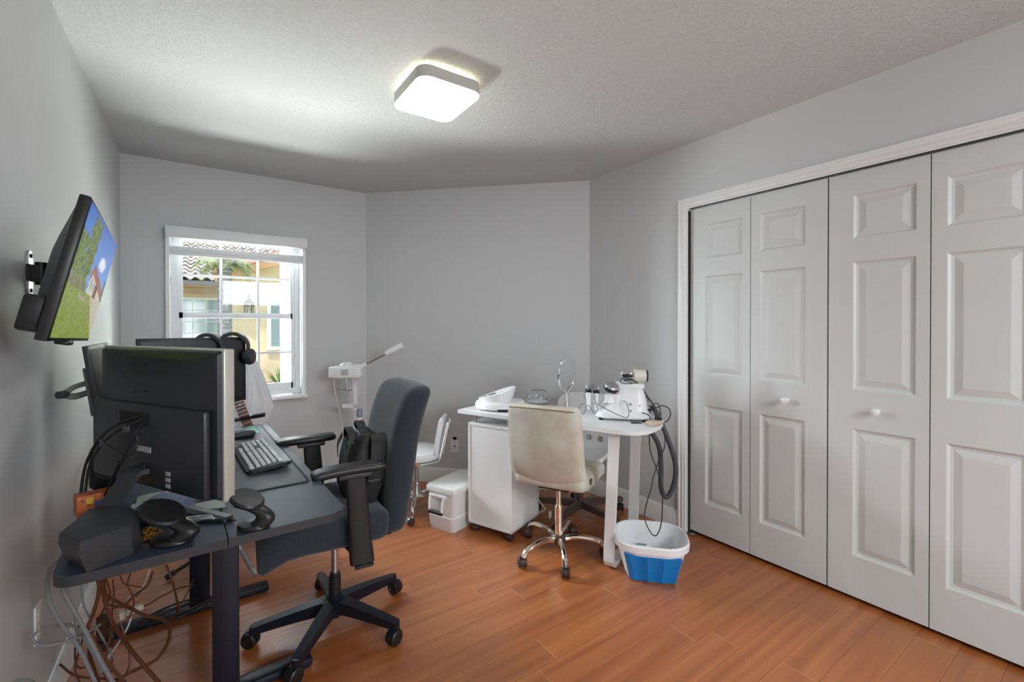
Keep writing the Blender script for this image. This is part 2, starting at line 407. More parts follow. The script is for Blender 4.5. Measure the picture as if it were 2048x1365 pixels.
# ---------------------------------------------------------------- window
wn = sempty('window_1', (0,0,0))
m = MB(); ca = .022                                                # casing returns round the opening
for x in (wx0-.008, wx1+.006): m.box((x, YB+.03, (wz0+wz1)/2), (ca, .13, wz1-wz0+.02))
m.box(((wx0+wx1)/2, YB+.03, wz1+.005), (wx1-wx0+.03, .13, .02)); m.build('casing', vinyl, wn)
MB().box(((wx0+wx1)/2, YB+.015, wz0-.012), (wx1-wx0+.05, .15, .026), bev=.004).build('sill', vinyl, wn)
m = MB(); yf = YB+.075                                              # outer frame with stepped jambs
for x, w_ in ((wx0+.022, .030), (wx1-.028, .036)): m.box((x, yf+.01, 1.36), (w_, .05, 1.19)); 
for x, w_ in ((wx0+.043, .016), (wx1-.052, .016)): m.box((x, yf+.025, 1.36), (w_, .05, 1.19))
m.box(((wx0+wx1)/2, yf+.01, wz0+.025), (wx1-wx0-.01, .055, .040)); m.box(((wx0+wx1)/2, yf+.01, wz1-.02), (wx1-wx0-.01, .05, .035))
m.build('frame', vinyl, wn)
gx0, gx1 = .323, 1.033
def sash(name, y, z0, z1, zm, bot, top):
    m = MB(); m.box(((gx0+gx1)/2, y, z0+bot/2), (gx1-gx0+.05, .03, bot)); m.box(((gx0+gx1)/2, y, z1-top/2), (gx1-gx0+.05, .03, top))
    for x in (gx0-.010, gx1+.010): m.box((x, y, (z0+z1)/2), (.030, .03, z1-z0))
    s_ = m.build(name, vinyl, wn)
    for x in (gx0+.237, gx0+.478): MB().box((x, y, (z0+z1)/2), (.016, .014, z1-z0-.03)).build('muntin', vinyl, s_)
    MB().box(((gx0+gx1)/2, y, zm), (gx1-gx0, .012, .016)).build('muntin', vinyl, s_)
    xs = [gx0, gx0+.237, gx0+.478, gx1]; zz = [z0+bot, zm, z1-top]
    for a in range(3):
        for b_ in range(2):
            MB().box(((xs[a]+xs[a+1])/2, y+.002, (zz[b_]+zz[b_+1])/2), (xs[a+1]-xs[a], .004, zz[b_+1]-zz[b_])).build('pane', pane_m, s_)
sash('lower_sash', yf+.02, .800, 1.385, 1.095, .055, .022)
sash('upper_sash', yf+.045, 1.375, 1.955, 1.675, .028, .02)
MB().box((gx0-.03, yf-.01, 1.19), (.012, .02, .05), bev=.003).build('latch', vinyl, wn)
MB().box((gx1+.035, yf-.015, .98), (.010, .02, .06), bev=.003).build('latch', vinyl, wn)
bl = thing('roller_shade', 'white roller shade with flat valance raised above the window', 'shade', (.68, YB, 1.9))
MB().box((0, -.047, .048), (.886, .07, .074), bev=.003).build('valance', whitelam, bl)
MB().box((0, -.010, -.063), (.84, .03, .04), bev=.006).build('shade_fabric_roll', vinyl, bl)
MB().box((0, -.014, -.094), (.84, .026, .022), bev=.003).build('bottom_rail', whitepl, bl)
# ---------------------------------------------------------------- ceiling light
cl = thing('ceiling_light', 'square white flush ceiling light with rounded corners, switched on', 'lamp', (1.345, 1.965, H))
m = MB(); loft(m, [[(x,y,-.070) for x,y in rrect(.308,.362,.055)], [(x,y,-.070+.05) for x,y in rrect(.308,.362,.055)]]); m.build('housing', lampside, cl)
m = MB(); m.prism(rrect(.302,.356,.053), -.0755, -.0702, top=rrect(.305,.36,.054)); m.build('diffuser', lampface, cl)
m = MB(); m.prism(rrect(.25,.30,.05), -.0195, -.0005); m.build('backlit_base', lamphalo, cl)
# ---------------------------------------------------------------- wall plates
def plate(name, label, loc, rz, holes):
    t = thing(name, label, 'outlet', loc, rz)
    MB().box((0,-.003,0), (.072,.006,.116), bev=.002).build('plate', whitepl, t)
    for z in holes:
        MB().box((0,-.0065,z), (.030,.002,.026), bev=.0008).build('socket', trimm, t)
    return t
o = plate('wall_outlet', 'white duplex outlet plate on the left wall under the desk', (.0, 1.995, .385), PI/2, (.022,-.022))
o2 = plate('coax_outlet', 'white wall plate with black jack beside the white stool', (2.161, YB-(2.161-XA), .308), -PI/4, ())
MB().cyl((0,-.006,0),(0,-.018,0),.006).build('jack', black_pl, o2)
MB().box((0,-.012,.066), (.03,.02,.02), bev=.004).build('plug', black_pl, o2)
# ================================================================ OUTSIDE (seen through the window)
stucco = mat('yellow_stucco', (.66,.54,.36), .9, bump=.3, bscale=60, vary=.15, vscale=2)
stuccop = mat('pink_stucco_trim', (.72,.42,.26), .9, bump=.3, bscale=60)
tan = mat('tan_trim', (.55,.42,.30), .9)
tilem = mat('clay_tile', (.52,.47,.44), .85, vary=.35, vscale=9)
tiler = mat('red_clay_tile', (.55,.26,.18), .85, vary=.3, vscale=9)
gutter = mat('grey_gutter', (.16,.15,.16), .5)
winext = mat('house_window_glass', (.20,.27,.28), .1, spec=.6)
trunkm = mat('palm_trunk', (.22,.21,.23), .9, bump=1., bscale=30, vary=.5, vscale=12, stretch=(1,1,3))
leafm = mat('palm_leaf', (.27,.31,.16), .6, vary=.4, vscale=10)
leafg = mat('shrub_leaf', (.16,.26,.10), .6, vary=.4, vscale=20)
mulch = mat('mulch', (.30,.22,.19), .95, bump=1., bscale=30, vary=.7, vscale=28)
grassm = mat('lawn', (.22,.30,.10), .95, vary=.4, vscale=8)
colm = mat('white_stucco', (.60,.60,.58), .9, bump=.3, bscale=50)
g = MB().box((2, 13, -.30), (40, 18.0, .3)).build('ground', grassm); struct(g)
def S1(x0, z0, s): return (.4158+(x0-.4158)*s, 1.3075+(z0-1.3075)*s)
# wing 1
h1 = thing('neighbour_house', 'yellow stucco house under a pale tiled roof with a gridded window', 'house', (0,16,0))
MB().box((-1.0, .15, 1.0), (8.0, .3, 2.9)).build('wall', stucco, h1)
MB().box((-1.0, -.04, 2.17), (8.0, .1, .14)).build('trim_band', tan, h1)
MB().box((-1.0, -.55, 2.50), (8.4, .12, .13)).build('gutter', gutter, h1)
MB().box((-1.0, -.25, 2.42), (8.2, .6, .03)).build('soffit', stuccop, h1)
w_ = MB().box((.62, -.05, 1.42), (1.40, .09, 1.38)).build('window_frame', trimm, h1)
for a in range(4):
    for b_ in range(4): MB().box((.62-.48+a*.32, -.1, .93+b_*.327), (.29, .02, .30)).build('pane', winext, w_)
# roof of S-tiles: each tile its own piece
pitch = math.radians(24)
def tile_mesh(wd, ln):
    m = MB(); n = 6; rings = []
    for y, dz in ((0, 0), (ln, -.012)):
        top = [(-wd/2+wd*k/n, y, .045*math.sin(2*PI*k/n)+dz+.06) for k in range(n+1)]
        bot = [(-wd/2+wd*k/n, y, .045*math.sin(2*PI*k/n)+dz+.025) for k in range(n, -1, -1)]
        rings.append(top+bot)
    loft(m, rings); return m
MB().box((-1.0, -.60+3.9*math.cos(pitch)*.5*1.0, 2.53+3.9*.5*math.sin(pitch)), (8.2, 3.9, .04), M=None).build('roof_deck', gutter, h1)
rd = [c for c in h1.children if c.name.startswith('roof_deck')][0]
me = rd.data
for v in me.vertices: pass
rd.data = MB().box((0,1.95,-.02), (8.2,3.9,.04)).build('tmp', gutter).data  # dark deck colour stands for the shadow gaps under the tiles
bpy.data.objects.remove(bpy.data.objects['tmp']); rd.location = (-1.0,-.60,2.55); rd.rotation_euler = (pitch,0,0)
t0 = tile_mesh(.255, .42).build('roof_tile', tilem, h1); nt_ = 0
for rI in range(11):
    for cI in range(18):
        d = rI*.36; o = t0 if nt_ == 0 else copy_part(t0, h1)
        o.location = (-1.35+cI*.255, -.62+d*math.cos(pitch), 2.59+d*math.sin(pitch)+random.uniform(-.004,.004)); o.rotation_euler = (pitch-.13, 0, 0); nt_ += 1
# wing 2 (gable end)
h2 = thing('neighbour_house', 'pale yellow gable wing of the house with a wall lantern', 'house', (0,13,0))
s2 = 13/9
ra = math.atan(.38)
m = MB(); x0 = 1.02
m.prism([(x0,-.2),(5.0,-.2),(5.0,2.60+.38*(5.0-.86)),(x0,2.60+.38*(x0-.86))], -.3, 0, M=Matrix(((1,0,0,0),(0,0,1,0.3),(0,1,0,0),(0,0,0,1)))); m.build('wall', stucco, h2)
rk = MB().box((2.1,0,-.11), (4.4,.30,.17)).build('rake_board', stuccop, h2); rk.location = (.80,-.1,2.56); rk.rotation_euler = (0,-ra,0)
MB().box((2.1,.2,-.0), (4.4,1.4,.05)).build('roof_deck', tiler, h2, loc=(.80,-.1,2.57)).rotation_euler = (0,-ra,0)
for k in range(12):
    q = MB(); q.lathe([(.085,0),(.10,.40)], n=10, M=Rm('Y', PI/2)); o = q.build('rake_tile', tiler, h2); 
    d = -.05+k*.36; o.location = (.80+d*math.cos(ra), -.2, 2.60+d*math.sin(ra)); o.rotation_euler = (0,-ra,0)
t1 = tile_mesh(.24, .42).build('roof_tile', tilem, h2)
k_ = 0
for rI in range(3):
    for cI in range(14):
        o = t1 if k_ == 0 else copy_part(t1, h2); k_ += 1
        d = cI*.24+.1; o.location = (.80+d*math.cos(ra), -.05+rI*.36, 2.62+d*math.sin(ra)); o.rotation_euler = (0.0, -ra, 0)
w2 = MB().box((2.45, -.05, 1.36), (1.2,.1,1.36)).build('window_frame', trimm, h2)
for a in range(2): MB().box((2.15+a*.56, -.11, 1.36), (.42,.02,1.14)).build('pane', winext, w2)
MB().box((2.45,-.06,2.10),(1.35,.06,.12)).build('trim_band', stuccop, h2)
lt = thing('wall_lantern', 'dark grey outdoor wall lantern on the pale yellow wall', 'lantern', (1.455, 12.86, 1.5))
m = MB(); m.lathe([(.085,0),(.10,.02),(.02,.0)], n=6); m.lathe([(.115,.36),(.12,.375),(.07,.44),(.03,.46),(.012,.47),(.012,.54),(.02,.55),(.0,.57)], n=6)
for k in range(6):
    a = 2*PI*k/6; m.cyl((.088*math.cos(a),.088*math.sin(a),.01),(.105*math.cos(a),.105*math.sin(a),.37),.007,n=5)
m.box((0,.10,.30),(.03,.1,.03)); m.build('lantern_frame', dkgrey, lt)
MB().lathe([(.080,.02),(.097,.36)], n=6).build('lantern_glass', glass, lt)
m = MB()
for k in range(3): m.cyl((.03*math.cos(k*2.1),.03*math.sin(k*2.1),.02),(.03*math.cos(k*2.1),.03*math.sin(k*2.1),.16),.011,n=6)
m.build('candle_bulbs', vinyl, lt)
# palm
pt = thing('palm_tree', 'palm with rough grey trunk between the two house wings', 'palm', (.83,10,-.15))
prf = [(.17,0),(.13,.2)]; z = .2
while z < 2.6: prf += [(.108,z),(.125,z+.06)]; z += .07
MB().lathe(prf, n=14).build('trunk', trunkm, pt)
for k in range(22):
    a = k*2.399; el = random.uniform(.1,1.25); L = random.uniform(.34,.52); pts = []
    for j in range(8):
        t = j/7; rr = L*t*math.cos(el*(1-.5*t)); zz = L*t*math.sin(el) - L*.75*t*t
        pts.append(Vector((rr*math.cos(a), rr*math.sin(a), 2.66+zz)))
    m = MB(); m.tube(pts, .008, n=4, smooth=0)
    for j in range(1, 8):
        for q in range(3):
            p = pts[j-1].lerp(pts[j], q/3); t = (pts[j]-pts[j-1]).normalized(); sd_ = t.cross(Vector((0,0,1))).normalized()
            for sg in (1,-1):
                e_ = p + sd_*sg*.12 + t*.10 - Vector((0,0,.09)); w_ = t*.011
                m._add([p-w_, p+w_, e_+w_*.2, e_-w_*.2], [(0,1,2,3)])
    m.build('frond', leafm, pt)
# planting bed and plants
bed = struct(MB().box((1.9, 12.35, -.145), (3.2,1.5,.05)).build('planting_bed', mulch))
def spiky(name, label, loc, n, L, m_, cat):
    t = thing(name, label, cat, loc)
    for k in range(n):
        a = k*2.4; el = random.uniform(.5,1.4); l = L*random.uniform(.7,1.1); d = Vector((math.cos(a)*math.cos(el), math.sin(a)*math.cos(el), math.sin(el))); s_ = d.cross(Vector((0,0,1))).normalized()*.028*L
        q = MB(); q._add([s_*.6, -s_*.6, d*l*.5-s_, d*l-Vector((0,0,.06*l)), d*l*.5+s_, d*l*.25+Vector((0,0,-.02))], [(0,1,2,3,4)]); q._add([s_*.6+Vector((0,0,-.01)), -s_*.6+Vector((0,0,-.01)), d*l*.5-Vector((0,0,.02)), d*l-Vector((0,0,.061*l))], [(0,1,3,2)])
        q.build('leaf', m_, t)
    return t
spiky('agave', 'spiky agave in the mulch bed below the wall lantern', (1.25,12.35,-.12), 14, .80, trunkm, 'plant')
spiky('yucca', 'bright green yucca in front of the neighbour window', (2.0,12.0,-.12), 22, .60, leafg, 'plant')
def bush(name, label, loc, R, n, m_):
    t = thing(name, label, 'shrub', loc); m = MB()
    for k in range(n):
        th = random.uniform(0,2*PI); ph = math.acos(random.uniform(-.1,1)); r = R*random.uniform(.6,1); c = Vector((r*math.sin(ph)*math.cos(th), r*math.sin(ph)*math.sin(th), R*.15+r*math.cos(ph)))
        d = Vector((random.uniform(-1,1),random.uniform(-1,1),random.uniform(-.3,1))).normalized()*.07; s_ = d.orthogonal().normalized()*.03
        m._add([c, c+d*.5+s_, c+d, c+d*.5-s_], [(0,1,2,3)])
    o = m.build('foliage', m_, t); o['kind'] = 'stuff'
    MB().cyl((0,0,0),(0,0,R*.6),.03,n=6).build('stem', trunkm, t)
bush('shrub', 'low green shrub at the left edge of the neighbour window', (.02,14.9,-.15), .72, 500, leafg)
bush('shrub', 'small dry shrub in the mulch bed by the white pillar', (2.75,12.2,-.12), .36, 260, mulch)
pl = thing('porch_pillar', 'white stucco porch pillar close outside the window on the right', 'pillar', (1.33,4.98,-.15))
m = MB().box((0,0,1.6),(.44,.40,3.2), bev=.006).build('pillar_shaft', colm, pl); MB().box((0,0,.1),(.50,.46,.2), bev=.01).build('plinth', colm, pl)
# ================================================================ TELEVISION
tv = thing('television', 'flat television on a wall arm showing a sunny house and lawn', 'television', (0,0,0))
c0 = Vector((.138,1.42,1.270)); c1 = Vector((.112,2.06,1.254)); c2 = Vector((.199,2.06,1.604)); c3 = Vector((.212,1.42,1.602))
ctr = (c0+c1+c2+c3)/4; yv = (c1-c0).normalized(); zv = (c3-c0); zv = (zv - yv*zv.dot(yv)).normalized(); xv = yv.cross(zv)   # xv faces the room
MT = Matrix((xv, yv, zv)).transposed().to_4x4(); MT.translation = ctr
tw, thh = .64, .345
MB().box((-.012,0,0),(.022,tw,thh), M=MT, bev=.004).build('bezel', black_pl, tv)
m = MB(); loft(m, [[(-.022,y,z) for y,z in rrect(tw-.02,thh-.02,.01)], [(-.046,y,z) for y,z in rrect(tw-.14,thh-.12,.03,cy=-.02)], [(-.055,y,z) for y,z in rrect(tw-.2,thh-.17,.03,cy=-.025)]], M=MT); m.build('rear_housing', navy, tv)
MB().box((-.040,-.21,-.115),(.05,.16,.085), M=MT, bev=.008).build('speaker_box', black_pl, tv)
MB().box((-.018,.02,-thh/2-.006),(.03,.08,.014), M=MT, bev=.003).build('control_panel', black_pl, tv)
scr = bpy.data.meshes.new('screen'); bm = bmesh.new(); NX, NZ = 150, 84
lay = bm.loops.layers.color.new('Col')
def lerp(a,b,t): return tuple(x+(y-x)*t for x,y in zip(a,b))
def nz(x,y,s=0):
    v = math.sin(x*12.9898+y*78.233+s*37.7)*43758.5453; return v-math.floor(v)
def tvcol(u, v):
    # u 0..1 left(near) to right(far); v 0..1 bottom to top
    n = nz(round(u*150), round(v*84))
    # lawn boundary
    hor = .40 - .02*u
    if v < hor:
        c = lerp((.20,.27,.035),(.38,.45,.10), n)
        path = .62+ (hor-v)*.95; 
        if u > path: c = lerp((.50,.46,.36),(.62,.58,.48), n)
        if abs(u-(path+.02)) < .03 and v > .2: c = (.55,.5,.42)
        if .30 < u < .5 and abs(v-(.35-.1*(u-.3))) < .018: c = (.42,.38,.33)
        return c
    # sky
    c = lerp((.20,.42,.82),(.05,.17,.55), (v-hor)/(1-hor))
    d = ((u-.70)/.13)**2 + ((v-.70)/.075)**2 + .5*math.sin(u*40)*math.sin(v*50)*.4
    if d < 1: c = lerp((.85,.85,.9),c,max(0,d)**2)
    # white house at the right
    rooft = .66 - .42*(u-.52) if u > .52 else .66-1.3*(.52-u)
    if .46 < u < .97 and v < rooft:
        c = (.62,.58,.50) if v < rooft-.085 else (.36,.13,.08)
        if .66<u<.76 and v < .50: c = (.20,.08,.05)
        if abs((u*14)%1-.5) < .14 and .44<v<rooft-.12: c = (.18,.17,.16)
    # tall trees
    for tu, w0, top in ((.07,.09,.80),(.30,.10,.97),(.19,.05,.62)):
        ww = w0*(1.15 if v > .55 else .8)+.018*math.sin(v*60+tu*20)
        if abs(u-tu) < ww and v < top + .02*math.sin(u*130):
            c = lerp((.03,.09,.01),(.26,.34,.05), n) if v > .5 or n > .4 else (.34,.27,.16)
    if u > .94 and v < .60: c = lerp((.03,.08,.02),(.12,.2,.05), n)
    if u < .42 and hor < v < .47: c = lerp((.10,.15,.03),(.34,.3,.18), n)
    return c
for a in range(NX):
    for b_ in range(NZ):
        q = [(a/NX,b_/NZ),((a+1)/NX,b_/NZ),((a+1)/NX,(b_+1)/NZ),(a/NX,(b_+1)/NZ)]
        f = bm.faces.new([bm.verts.new(MT @ Vector((.0005, (u-.5)*(tw-.018), (v-.5)*(thh-.018)))) for u, v in q])
        cc = [.92*q_**1.15 for q_ in tvcol((a+.5)/NX, (b_+.5)/NZ)]
        for l in f.loops: l[lay] = (*[max(0,min(1,x))**(1/2.2) for x in cc], 1)
bm.to_mesh(scr); bm.free(); scr.materials.append(vcol_mat('tv_picture', .6, .50)); so_ = bpy.data.objects.new('screen', scr); C.objects.link(so_); so_.parent = tv
ar = thing('wall_mount', 'black steel wall mount arm behind the television', 'bracket', (0,1.935,1.465))
m = MB(); m.prism(rrect(.045,.135,.02), 0, .006, M=Rm('Y',PI/2)@Rm('Z',PI/2)); m.build('wall_plate', steel, ar)
MB().box((.006,0,.0),(.008,.06,.05)).build('plate_cover', black_pl, ar)
for z in (.052,-.052): MB().cyl((.004,0,z),(.010,0,z),.006,n=8).build('screw', black_pl, ar)
m = MB(); m.cyl((.028,0,-.034),(.028,0,.034),.014); m.box((.018,0,0),(.02,.03,.05)); m.build('pivot', black_pl, ar)
m = MB(); m.box((.060,.012,.004),(.06,.022,.046), bev=.004, rz=.2); m.build('arm_link', black_pl, ar)
MB().box((.091,.02,.0),(.010,.1,.1), bev=.003).build('mount_plate', black_pl, ar)
# ================================================================ DESK
DA = math.radians(1.9)
dk = thing('standing_desk', 'long black sit-stand desk with two-board top along the left wall', 'desk', (.44,2.14,0), DA)
def DL(x, y, z=None):                                               # world xy -> desk-local
    dx, dy = x-.44, y-2.14; c, s_ = math.cos(DA), math.sin(DA); p = (dx*c+dy*s_, -dx*s_+dy*c); return p if z is None else (*p, z)
zt = .75
def boardpoly(x0, x1, rl, rr):
    r = .05; o = []
    for cx, cy, a0, rd_ in ((x1,.75,0,rr),(x0,.75,PI/2,rl),(x0,-.75,PI,rl),(x1,-.75,3*PI/2,rr)):
        if not rd_: o.append((cx,cy)); continue
        sx = -1 if cx == x1 else 1; sy = -1 if cy > 0 else 1
        for k in range(7):
            a = a0+PI/2*k/6; o.append((cx+sx*r+r*math.cos(a), cy+sy*r+r*math.sin(a)))
    return o
for x0, x1, a, b_ in ((-.32,.012,True,False),(.0145,.32,False,True)):
    m = MB(); p = boardpoly(x0,x1,a,b_); m.prism(p, zt-.024, zt-.0008); o = m.build('desktop_board', edge_bk, dk)
    m = MB(); m.prism(p, zt-.0010, zt); m.build('laminate_surface', black_sf, o)
for ly, lx in ((-.275,.042),(.37,-.01)):
    m = MB(); m.box((lx,ly,.35),(.078,.05,.66), bev=.004); m.build('lifting_column', navy, dk)
    m = MB(); m.box((lx,ly,.71),(.060,.034,.05), bev=.002); m.build('inner_column', black_pl, dk)
    m = MB(); m.box((lx-.012,ly,.025),(.58,.066,.032), bev=.008); m.box((lx+.255,ly,.006),(.03,.04,.012)); m.box((lx-.28,ly,.006),(.03,.04,.012)); m.build('foot', navy, dk)
m = MB(); m.box((0,-.275,.7165),(.5,.05,.018)); m.box((0,.37,.7165),(.5,.05,.018)); m.box((.03,.05,.706),(.05,.60,.036)); m.build('crossbar', navy, dk)
# ---------------------------------------------------------------- desk mat with a printed corner
mt = thing('desk_mat', 'large dark desk mat with a green print at its far end', 'mat', (.515,2.30,zt), DA)
MB().prism(rrect(.42,1.15,.02), .0005, .0035).build('mat_body', bagfab, mt) if False else None
m = MB(); m.prism(rrect(.42,1.15,.02), .0005, .0030); m.build('mat_edge', mat('mat_edge_m',(.012,.014,.02),.7), mt)
me = bpy.data.meshes.new('mat_print'); bm = bmesh.new(); lay = bm.loops.layers.color.new('Col'); NX, NY = 70, 180
def matcol(u, v):
    c = lerp((.017,.020,.030),(.024,.028,.042), nz(u*70,v*180))
    if v > .82:
        c = (.028,.05,.085)
        if .80+.18*(u-.3)+.03*math.sin(u*23)+.02*math.sin(u*51) > v-.05 - .02*math.sin(u*9) and u < .93: c = lerp((.03,.30,.20),(.07,.48,.30), nz(u*70,v*180))
        if .955 < v < .968 and .35 < u < .9 and math.sin(u*160) > -.3: c = (.45,.5,.55)
    if ((u-.38)/.10)**2 + ((v-.16)/.045)**2 < 1 and nz(u*70,v*180,3) > .45: c = (.055,.06,.075)
    return c
for a in range(NX):
    for b_ in range(NY):
        q = [(a/NX,b_/NY),((a+1)/NX,b_/NY),((a+1)/NX,(b_+1)/NY),(a/NX,(b_+1)/NY)]
        f = bm.faces.new([bm.verts.new(((u-.5)*.40, (v-.5)*1.13, .0032)) for u, v in q]); cc = matcol((a+.5)/NX,(b_+.5)/NY)
        for l in f.loops: l[lay] = (*[max(0,min(1,x))**(1/2.2) for x in cc], 1)
bm.to_mesh(me); bm.free(); me.materials.append(vcol_mat('mat_print_m', .5)); o = bpy.data.objects.new('mat_print', me); C.objects.link(o); o.parent = mt
# ---------------------------------------------------------------- keyboard
kb = thing('keyboard', 'black and silver full-size computer keyboard on the desk mat', 'keyboard', (.628,2.165,zt+.0035), DA+.02)
TK = Tm(0,0,.0)@Rm('Y', math.radians(-6))                           # raised at the back (towards the wall)
m = MB(); m.prism(rrect(.155,.46,.02), .006, .018, M=TK); kbb = m.build('keyboard_base', black_pl, kb)
m = MB(); m.prism(rrect(.140,.445,.012), .018, .0195, M=TK); m.build('key_bed', black_pl, kb)
for y in (-.19,.19): MB().box((-.066,y,.005), (.008,.02,.020)).build('tilt_foot', grey_pl, kb)
km = None; kmw = {}
rows = [-.056,-.034,-.015,.004,.023,.042]
keyc = mat('key_grey', (.50,.51,.53), .4)
def key(x, y, w, l):
    k_ = (w,l)
    if k_ not in kmw:
        q = MB(); q.prism(rrect(w,l,.002,2), .0195, .0255, top=rrect(w-.003,l-.003,.002,2)); o = q.build('key', keyc, kb); kmw[k_] = o
    else: o = copy_part(kmw[k_], kb)
    o.rotation_euler = (0, math.radians(-6), 0); o.location = (x*math.cos(math.radians(6)), y, x*math.sin(math.radians(6)))
for i, x in enumerate(rows):
    if i == 5:
        for y, l in ((-.196,.022),(-.172,.022),(-.148,.022),(-.075,.11),(-.006,.022),(.018,.022),(.042,.022)): key(x,y,.0165,l)
    else:
        for j in range(13): key(x, -.200+j*.0195+(.004*i), .0165, .0165)
    for j in range(3):
        if i not in (3,) : key(x, .083+j*.0195, .0165, .0165)
    if i > 0:
        for j in range(4): key(x, .150+j*.0195, .0165, .0165)
ms = thing('computer_mouse', 'black computer mouse on the desk mat beyond the keyboard', 'mouse', (.595,2.60,zt+.0035), DA+PI/2+.1)
def mf(q):
    t = (q.y/.055); k = 1-.25*abs(t)**2; return (q.x*k*(1+.0*t), q.y, (q.z+.017)*(1-.35*max(0,t)-.1*t*t) if q.z > -.01 else q.z+.017)
MB().pad((0,0,0),(.062,.112,.034),.016,fn=mf).build('mouse_shell', dkgrey, ms)
MB().cyl((-.003,.032,.028),(.003,.032,.028),.008,n=12).build('scroll_wheel', grey_pl, ms)
# ================================================================ MONITORS
def monitor_back(name, label, loc, rz, w, h, tilt, rimm):
    t = thing(name, label, 'monitor', loc, rz); TT = Rm('X', tilt)
    return t, TT
# monitor 1: back to the camera. local: +Y towards its viewer, x along width
a = Vector((.485,1.434,0)); b_ = Vector((.18,1.962,0)); cc = (a+b_)/2; ang = math.atan2((a-b_).y, (a-b_).x)
m1 = thing('desktop_monitor', 'silver-edged black monitor seen from behind at the near end of the desk', 'monitor', (cc.x,cc.y,zt+.001), ang)
mw, mh, mz = .61, .41, .083
zc = mz+mh/2
m = MB(); m.box((0,0,zc),(mw,.030,mh), bev=.004); m.build('bezel_frame', silver, m1)
m = MB(); m.box((0,.016,zc),(mw-.04,.004,mh-.04)); m.build('screen', screen_off, m1)
m = MB(); loft(m, [[(x,-.0155,zc+z) for x,z in rrect(mw-.012,mh-.010,.006)], [(x,-.026,zc+z) for x,z in rrect(mw-.022,mh-.018,.012)], [(x,-.040,zc+z) for x,z in rrect(mw-.10,mh-.06,.04)]]); m.build('rear_shell', dkgrey if False else mat('rear_shell_black',(.020,.022,.026),.38), m1)
m = MB(); m.box((0,-.046,zc-.075),(.57,.020,.235), bev=.008); m.build('lower_housing', MATS['rear_shell_black'], m1)
m = MB(); m.box((-.04,-.0565,zc-.0),(.15,.004,.035)); m.build('port_recess', blackgap, m1)
for x in (-.065,-.015):
    for z in (.155,.075): MB().cyl((x,-.0395,zc+z),(x,-.0425,zc+z),.004,n=8).build('screw_hole', blackgap, m1)
MB().box((.005,-.0565,zc-.085),(.075,.002,.016)).build('serial_label', mat('label_grey',(.38,.38,.38),.5), m1)
for k in range(3): MB().box((.125,-.0565,zc-.14-k*.017),(.020,.002,.011)).build('rating_label', MATS['label_grey'], m1)
m = MB(); m.box((0,-.058,zc-.135),(.03,.006,.012), bev=.002); m.build('latch', black_pl, m1)
m = MB(); m.band([(.00,-.055,zc-.145),(-.005,-.080,zc-.15),(-.015,-.110,zc-.20),(-.03,-.160,.012)], (.07,-.0,0), .014, smooth=5); m.build('stand_neck', dkgrey, m1)
m = MB(); m.prism(rrect(.17,.13,.03,cx=-.03,cy=-.115), .0, .012); m.build('stand_base', black_pl, m1)
# monitor 2: faces the chair, further along the desk
m2 = thing('desktop_monitor', 'switched-off black monitor at the far end of the desk, headphones hung on it', 'monitor', (.402,2.705,zt+.001), math.atan2(.099,.435))
w2_, z0_, z1_ = .446, .166, .497
MB().box((0,0,(z0_+z1_)/2),(w2_,.022,z1_-z0_), bev=.003).build('bezel_frame', black_pl, m2)
MB().box((0,-.0115,(z0_+z1_)/2+.004),(w2_-.034,.002,z1_-z0_-.04)).build('screen', screen_off, m2)
MB().box((0,.024,(z0_+z1_)/2),(w2_-.12,.03,.2), bev=.01).build('rear_shell', dkgrey, m2)
m = MB(); m.box((0,.05,.15),(.05,.02,.30), bev=.004); m.build('stand_neck', black_pl, m2)
m = MB(); m.prism(rrect(.22,.17,.03,cy=.03), 0, .012); m.build('stand_base', black_pl, m2)
# monitor 3: edge-on beside the wall, on a clamp arm
m3 = thing('wall_monitor', 'slim tilted monitor seen edge-on beside the left wall', 'monitor', (.118,2.28,1.108))
T3 = Rm('Y', math.radians(-9.5)) if False else Matrix.Rotation(math.radians(-7.5),4,'Y')
MB().box((0,0,0),(.016,.40,.262), M=T3, bev=.002).build('display_panel', dkgrey, m3)
MB().box((-.016,0,-.030),(.018,.30,.17), M=T3, bev=.003).build('rear_housing', grey_pl, m3)
MB().box((.0085,0,0),(.002,.375,.235), M=T3).build('screen', screen_off, m3)
m = MB(); m.tube([(-.070,-.185,-.028),(-.050,-.16,-.010),(-.018,-.12,.0)], .009, n=8); m.tube([(-.070,-.185,-.032),(-.048,-.16,-.042),(-.018,-.12,-.035)], .011, n=8); m.build('support_arm', grey_pl, m3)
MB().cyl((-.082,-.20,-.030),(-.066,-.18,-.030),.013,n=10).build('arm_knob', dkgrey, m3)
